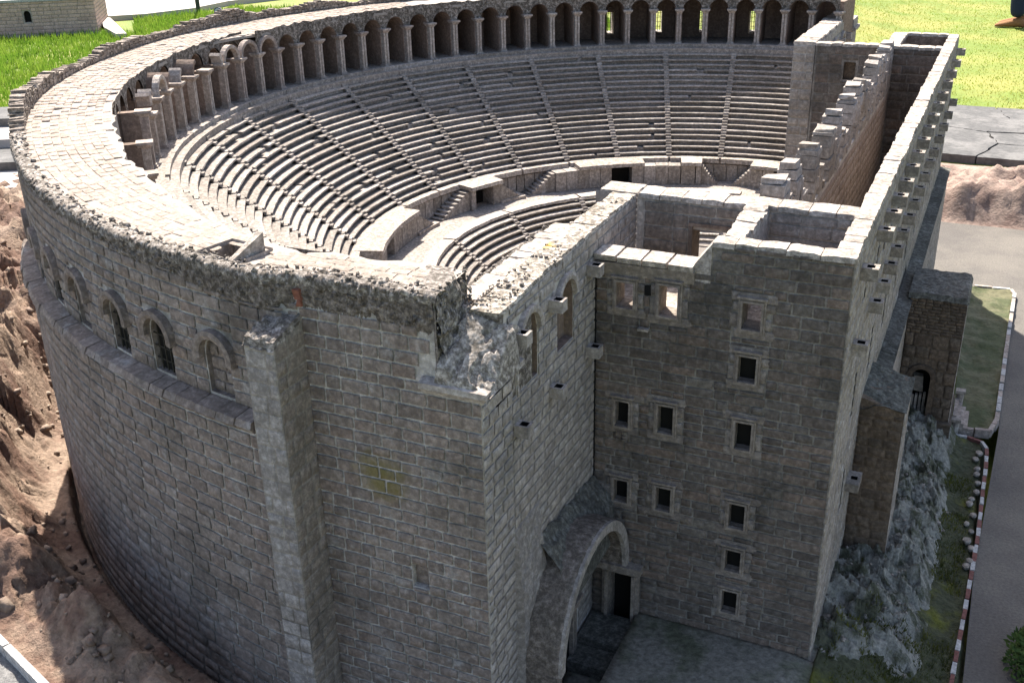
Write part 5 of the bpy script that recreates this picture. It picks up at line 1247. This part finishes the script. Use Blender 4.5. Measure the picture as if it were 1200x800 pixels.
def blades_on(name, n, sampler, h0, h1, w, mat, label):
    xs, ys = sampler(n); n = len(xs); ix = np.clip(((xs + .01) / .003).astype(int), 0, rx.shape[0] - 1); iy = np.clip(((ys + .06) / .004).astype(int), 0, rx.shape[1] - 1)
    z = np.maximum(rz[ix, iy], ground_h(xs, ys) + .006); hgt = rng.uniform(h0, h1, n); a = rng.uniform(0, 6.28, n); b = rng.uniform(0, 6.28, n); l = rng.uniform(.2, .9, n) * hgt
    p0 = np.stack([xs - np.cos(a) * w, ys - np.sin(a) * w, z - .002], -1); p1 = np.stack([xs + np.cos(a) * w, ys + np.sin(a) * w, z - .002], -1); p2 = np.stack([xs + np.cos(b) * l, ys + np.sin(b) * l, z + hgt], -1)
    tag(link(name, mesh_np(name, np.stack([p0, p1, p2], 1).reshape(-1, 3), np.arange(3 * n).reshape(-1, 3), mat)), label, kind='stuff')
blades_on('grass', 13000, slope_s, .004, .012, .0016, leafy('tuft_blade', (.07, .08, .022), (.15, .15, .03), 8), 'small yellow green tufts growing between the rocks by the kerb')
rr = random.Random(123); P1 = []
for _ in range(3600):
    x = rr.uniform(-3.4, -.95); y = rr.uniform(-.85, 1.2); d = math.hypot(x - CX, y - CY) - RO
    if d > .05 and y > -.70 - .32 * (x + 1.4) and fbm(x, y, 5, 3, 97) > .46: P1.append((x, y))
pa = np.array(P1); pz = ground_h(pa[:, 0], pa[:, 1]); o = scatter_stones('gravel', None, [(a, b, c + .002) for (a, b), c in zip(P1, pz)], M['earthstone'], .002, .0105, 21); tag(o, 'loose brown stones and clods strewn over the sandy bank', kind='stuff')
# shrub at the lower right corner, on the road edge
sh = thing('shrub', (.43, .30, -.1), 'small dark green leafy shrub at the edge of the asphalt, bottom right', 'shrub')
mb = MB(); Vv = []; Ff = []
for k in range(1500):
    d = Vector((random.gauss(0, 1), random.gauss(0, 1), abs(random.gauss(0, .9)))).normalized() * (random.random() ** .4)
    p = Vector((.435, .29, -.09)) + Vector((d.x * .055, d.y * .11, d.z * .075)); a = Vector((random.gauss(0, 1), random.gauss(0, 1), random.gauss(.6, .6))).normalized(); b = a.orthogonal().normalized(); L = random.uniform(.010, .02); w = L * .22
    i0 = len(Vv); Vv += [tuple(p - Vector(sh.location)), tuple(p + a * L * .5 + b * w - Vector(sh.location)), tuple(p + a * L - Vector(sh.location)), tuple(p + a * L * .5 - b * w - Vector(sh.location))]; Ff.append((i0, i0 + 1, i0 + 2, i0 + 3))
o = link('foliage', mesh_np('foliage', np.array(Vv), np.array(Ff), M['leaf']), sh); o['kind'] = 'stuff'
mb = MB()
for k in range(6): mb.tube([(.435, .29, -.1), (.435 + random.uniform(-.03, .03), .29 + random.uniform(-.06, .06), -.03)], [.003, .0015], 5)
mb.build('stem', M['bark'], sh)

# ---- standing visitor on the far lawn
def skin_obj(name, verts, edges, mat, parent=None, sub=2):
    me = bpy.data.meshes.new(name); me.from_pydata([v[:3] for v in verts], edges, []); me.update()
    o = link(name, me, parent); me.materials.append(mat)
    md = o.modifiers.new('skin', 'SKIN')
    lay_ = me.skin_vertices[0].data if me.skin_vertices else None
    if lay_ is None: return o
    for i, v in enumerate(verts): lay_[i].radius = (v[3], v[4] if len(v) > 4 else v[3])
    lay_[0].use_root = True
    o.modifiers.new('sub', 'SUBSURF').levels = sub; o.modifiers['sub'].render_levels = sub
    return o
def add_skin(name, verts, edges, mat, parent):
    me = bpy.data.meshes.new(name); me.from_pydata([v[:3] for v in verts], edges, []); me.update(); me.materials.append(mat)
    o = link(name, me, parent); o.modifiers.new('skin', 'SKIN')
    if not me.skin_vertices: me.attributes  # layer is made with the modifier
    bpy.context.view_layer.update()
    if not me.skin_vertices:
        import bmesh
        bm = bmesh.new(); bm.from_mesh(me); bm.verts.layers.skin.verify(); bm.to_mesh(me); bm.free()
    for i, v in enumerate(verts): me.skin_vertices[0].data[i].radius = (v[3], v[4] if len(v) > 4 else v[3])
    me.skin_vertices[0].data[0].use_root = True
    s_ = o.modifiers.new('subdivision', 'SUBSURF'); s_.levels = 2; s_.render_levels = 2
    for p in me.polygons: p.use_smooth = True
    return o
pv = [(0, 0, .92, .13, .10), (0, 0, 1.12, .13, .09), (0, 0, 1.32, .15, .095), (0, 0, 1.44, .06), (0, 0, 1.52, .05), (-.02, 0, 1.62, .085, .075), (-.01, 0, 1.70, .07, .065),
      (0, .17, 1.38, .055), (.02, .23, 1.12, .042), (-.08, .25, .90, .030), (-.12, .25, .84, .026), (0, -.17, 1.38, .055), (.02, -.23, 1.12, .042), (-.04, -.25, .88, .030), (-.06, -.25, .82, .026),
      (0, .09, .84, .085), (-.01, .10, .50, .058), (.03, .11, .10, .042), (0, -.09, .84, .085), (-.03, -.10, .50, .058), (.0, -.10, .10, .042)]
pe = [(0, 1), (1, 2), (2, 3), (3, 4), (4, 5), (5, 6), (2, 7), (7, 8), (8, 9), (9, 10), (2, 11), (11, 12), (12, 13), (13, 14), (0, 15), (15, 16), (16, 17), (0, 18), (18, 19), (19, 20)]
PX, PY, PZ = .205, 10.43, -.095
pers = add_skin('person', pv, pe, M['skin'], None); pers.location = (PX, PY, PZ); tag(pers, 'standing visitor in navy trousers and tan shoes on the lawn at the top right', 'person')
add_skin('trousers', [(0, 0, .98, .155, .125), (0, 0, .90, .15, .12), (0, .09, .80, .105), (-.01, .10, .48, .085), (.03, .11, .085, .078), (0, -.09, .80, .105), (-.03, -.10, .48, .085), (.0, -.10, .085, .078)], [(0, 1), (1, 2), (2, 3), (3, 4), (1, 5), (5, 6), (6, 7)], M['denim'], pers)
add_skin('shirt', [(0, 0, 1.00, .16, .12), (0, 0, 1.2, .15, .11), (0, 0, 1.38, .16, .11), (0, .19, 1.37, .075), (.02, .235, 1.14, .06), (0, -.19, 1.37, .075), (.02, -.235, 1.14, .06)], [(0, 1), (1, 2), (2, 3), (3, 4), (2, 5), (5, 6)], M['shirt'], pers)
add_skin('hair', [(.02, 0, 1.66, .085, .08), (.0, 0, 1.72, .08, .075), (.05, 0, 1.60, .06)], [(0, 1), (0, 2)], M['hair'], pers)
for yq, xo in ((.11, .03), (-.10, .0)):
    mb = MB(); rows = []
    for (xx, w, h) in ((.075, .020, .05), (.06, .038, .075), (.02, .042, .10), (-.05, .044, .075), (-.12, .050, .055), (-.17, .044, .042), (-.20, .022, .025)):
        rows.append([(xo + xx, yq + w * math.cos(t) * (1 if math.sin(t) < .3 else .85), max(.0, h * .5 + h * .5 * math.sin(t))) for t in [2 * PI * q / 12 for q in range(13)]])
    mb.grid(np.array(rows)); mb.add(rows[0][:-1], (tuple(range(12)),)); mb.add(rows[-1][:-1], (tuple(range(12)),))
    mb.build('shoe', M['leather'], pers, smooth=True)
for yq, xo in ((.25, -.12), (-.25, -.06)):
    for q in range(4): add_skin('finger', [(xo, yq, .84, .011), (xo - .012 + q * .012, yq + (q - 1.5) * .004, .79, .010), (xo - .02 + q * .011, yq, .755 + .004 * (q % 2), .008)], [(0, 1), (1, 2)], M['skin'], pers)
    add_skin('thumb', [(xo, yq, .85, .011), (xo - .035, yq, .815, .010), (xo - .04, yq, .785, .008)], [(0, 1), (1, 2)], M['skin'], pers)
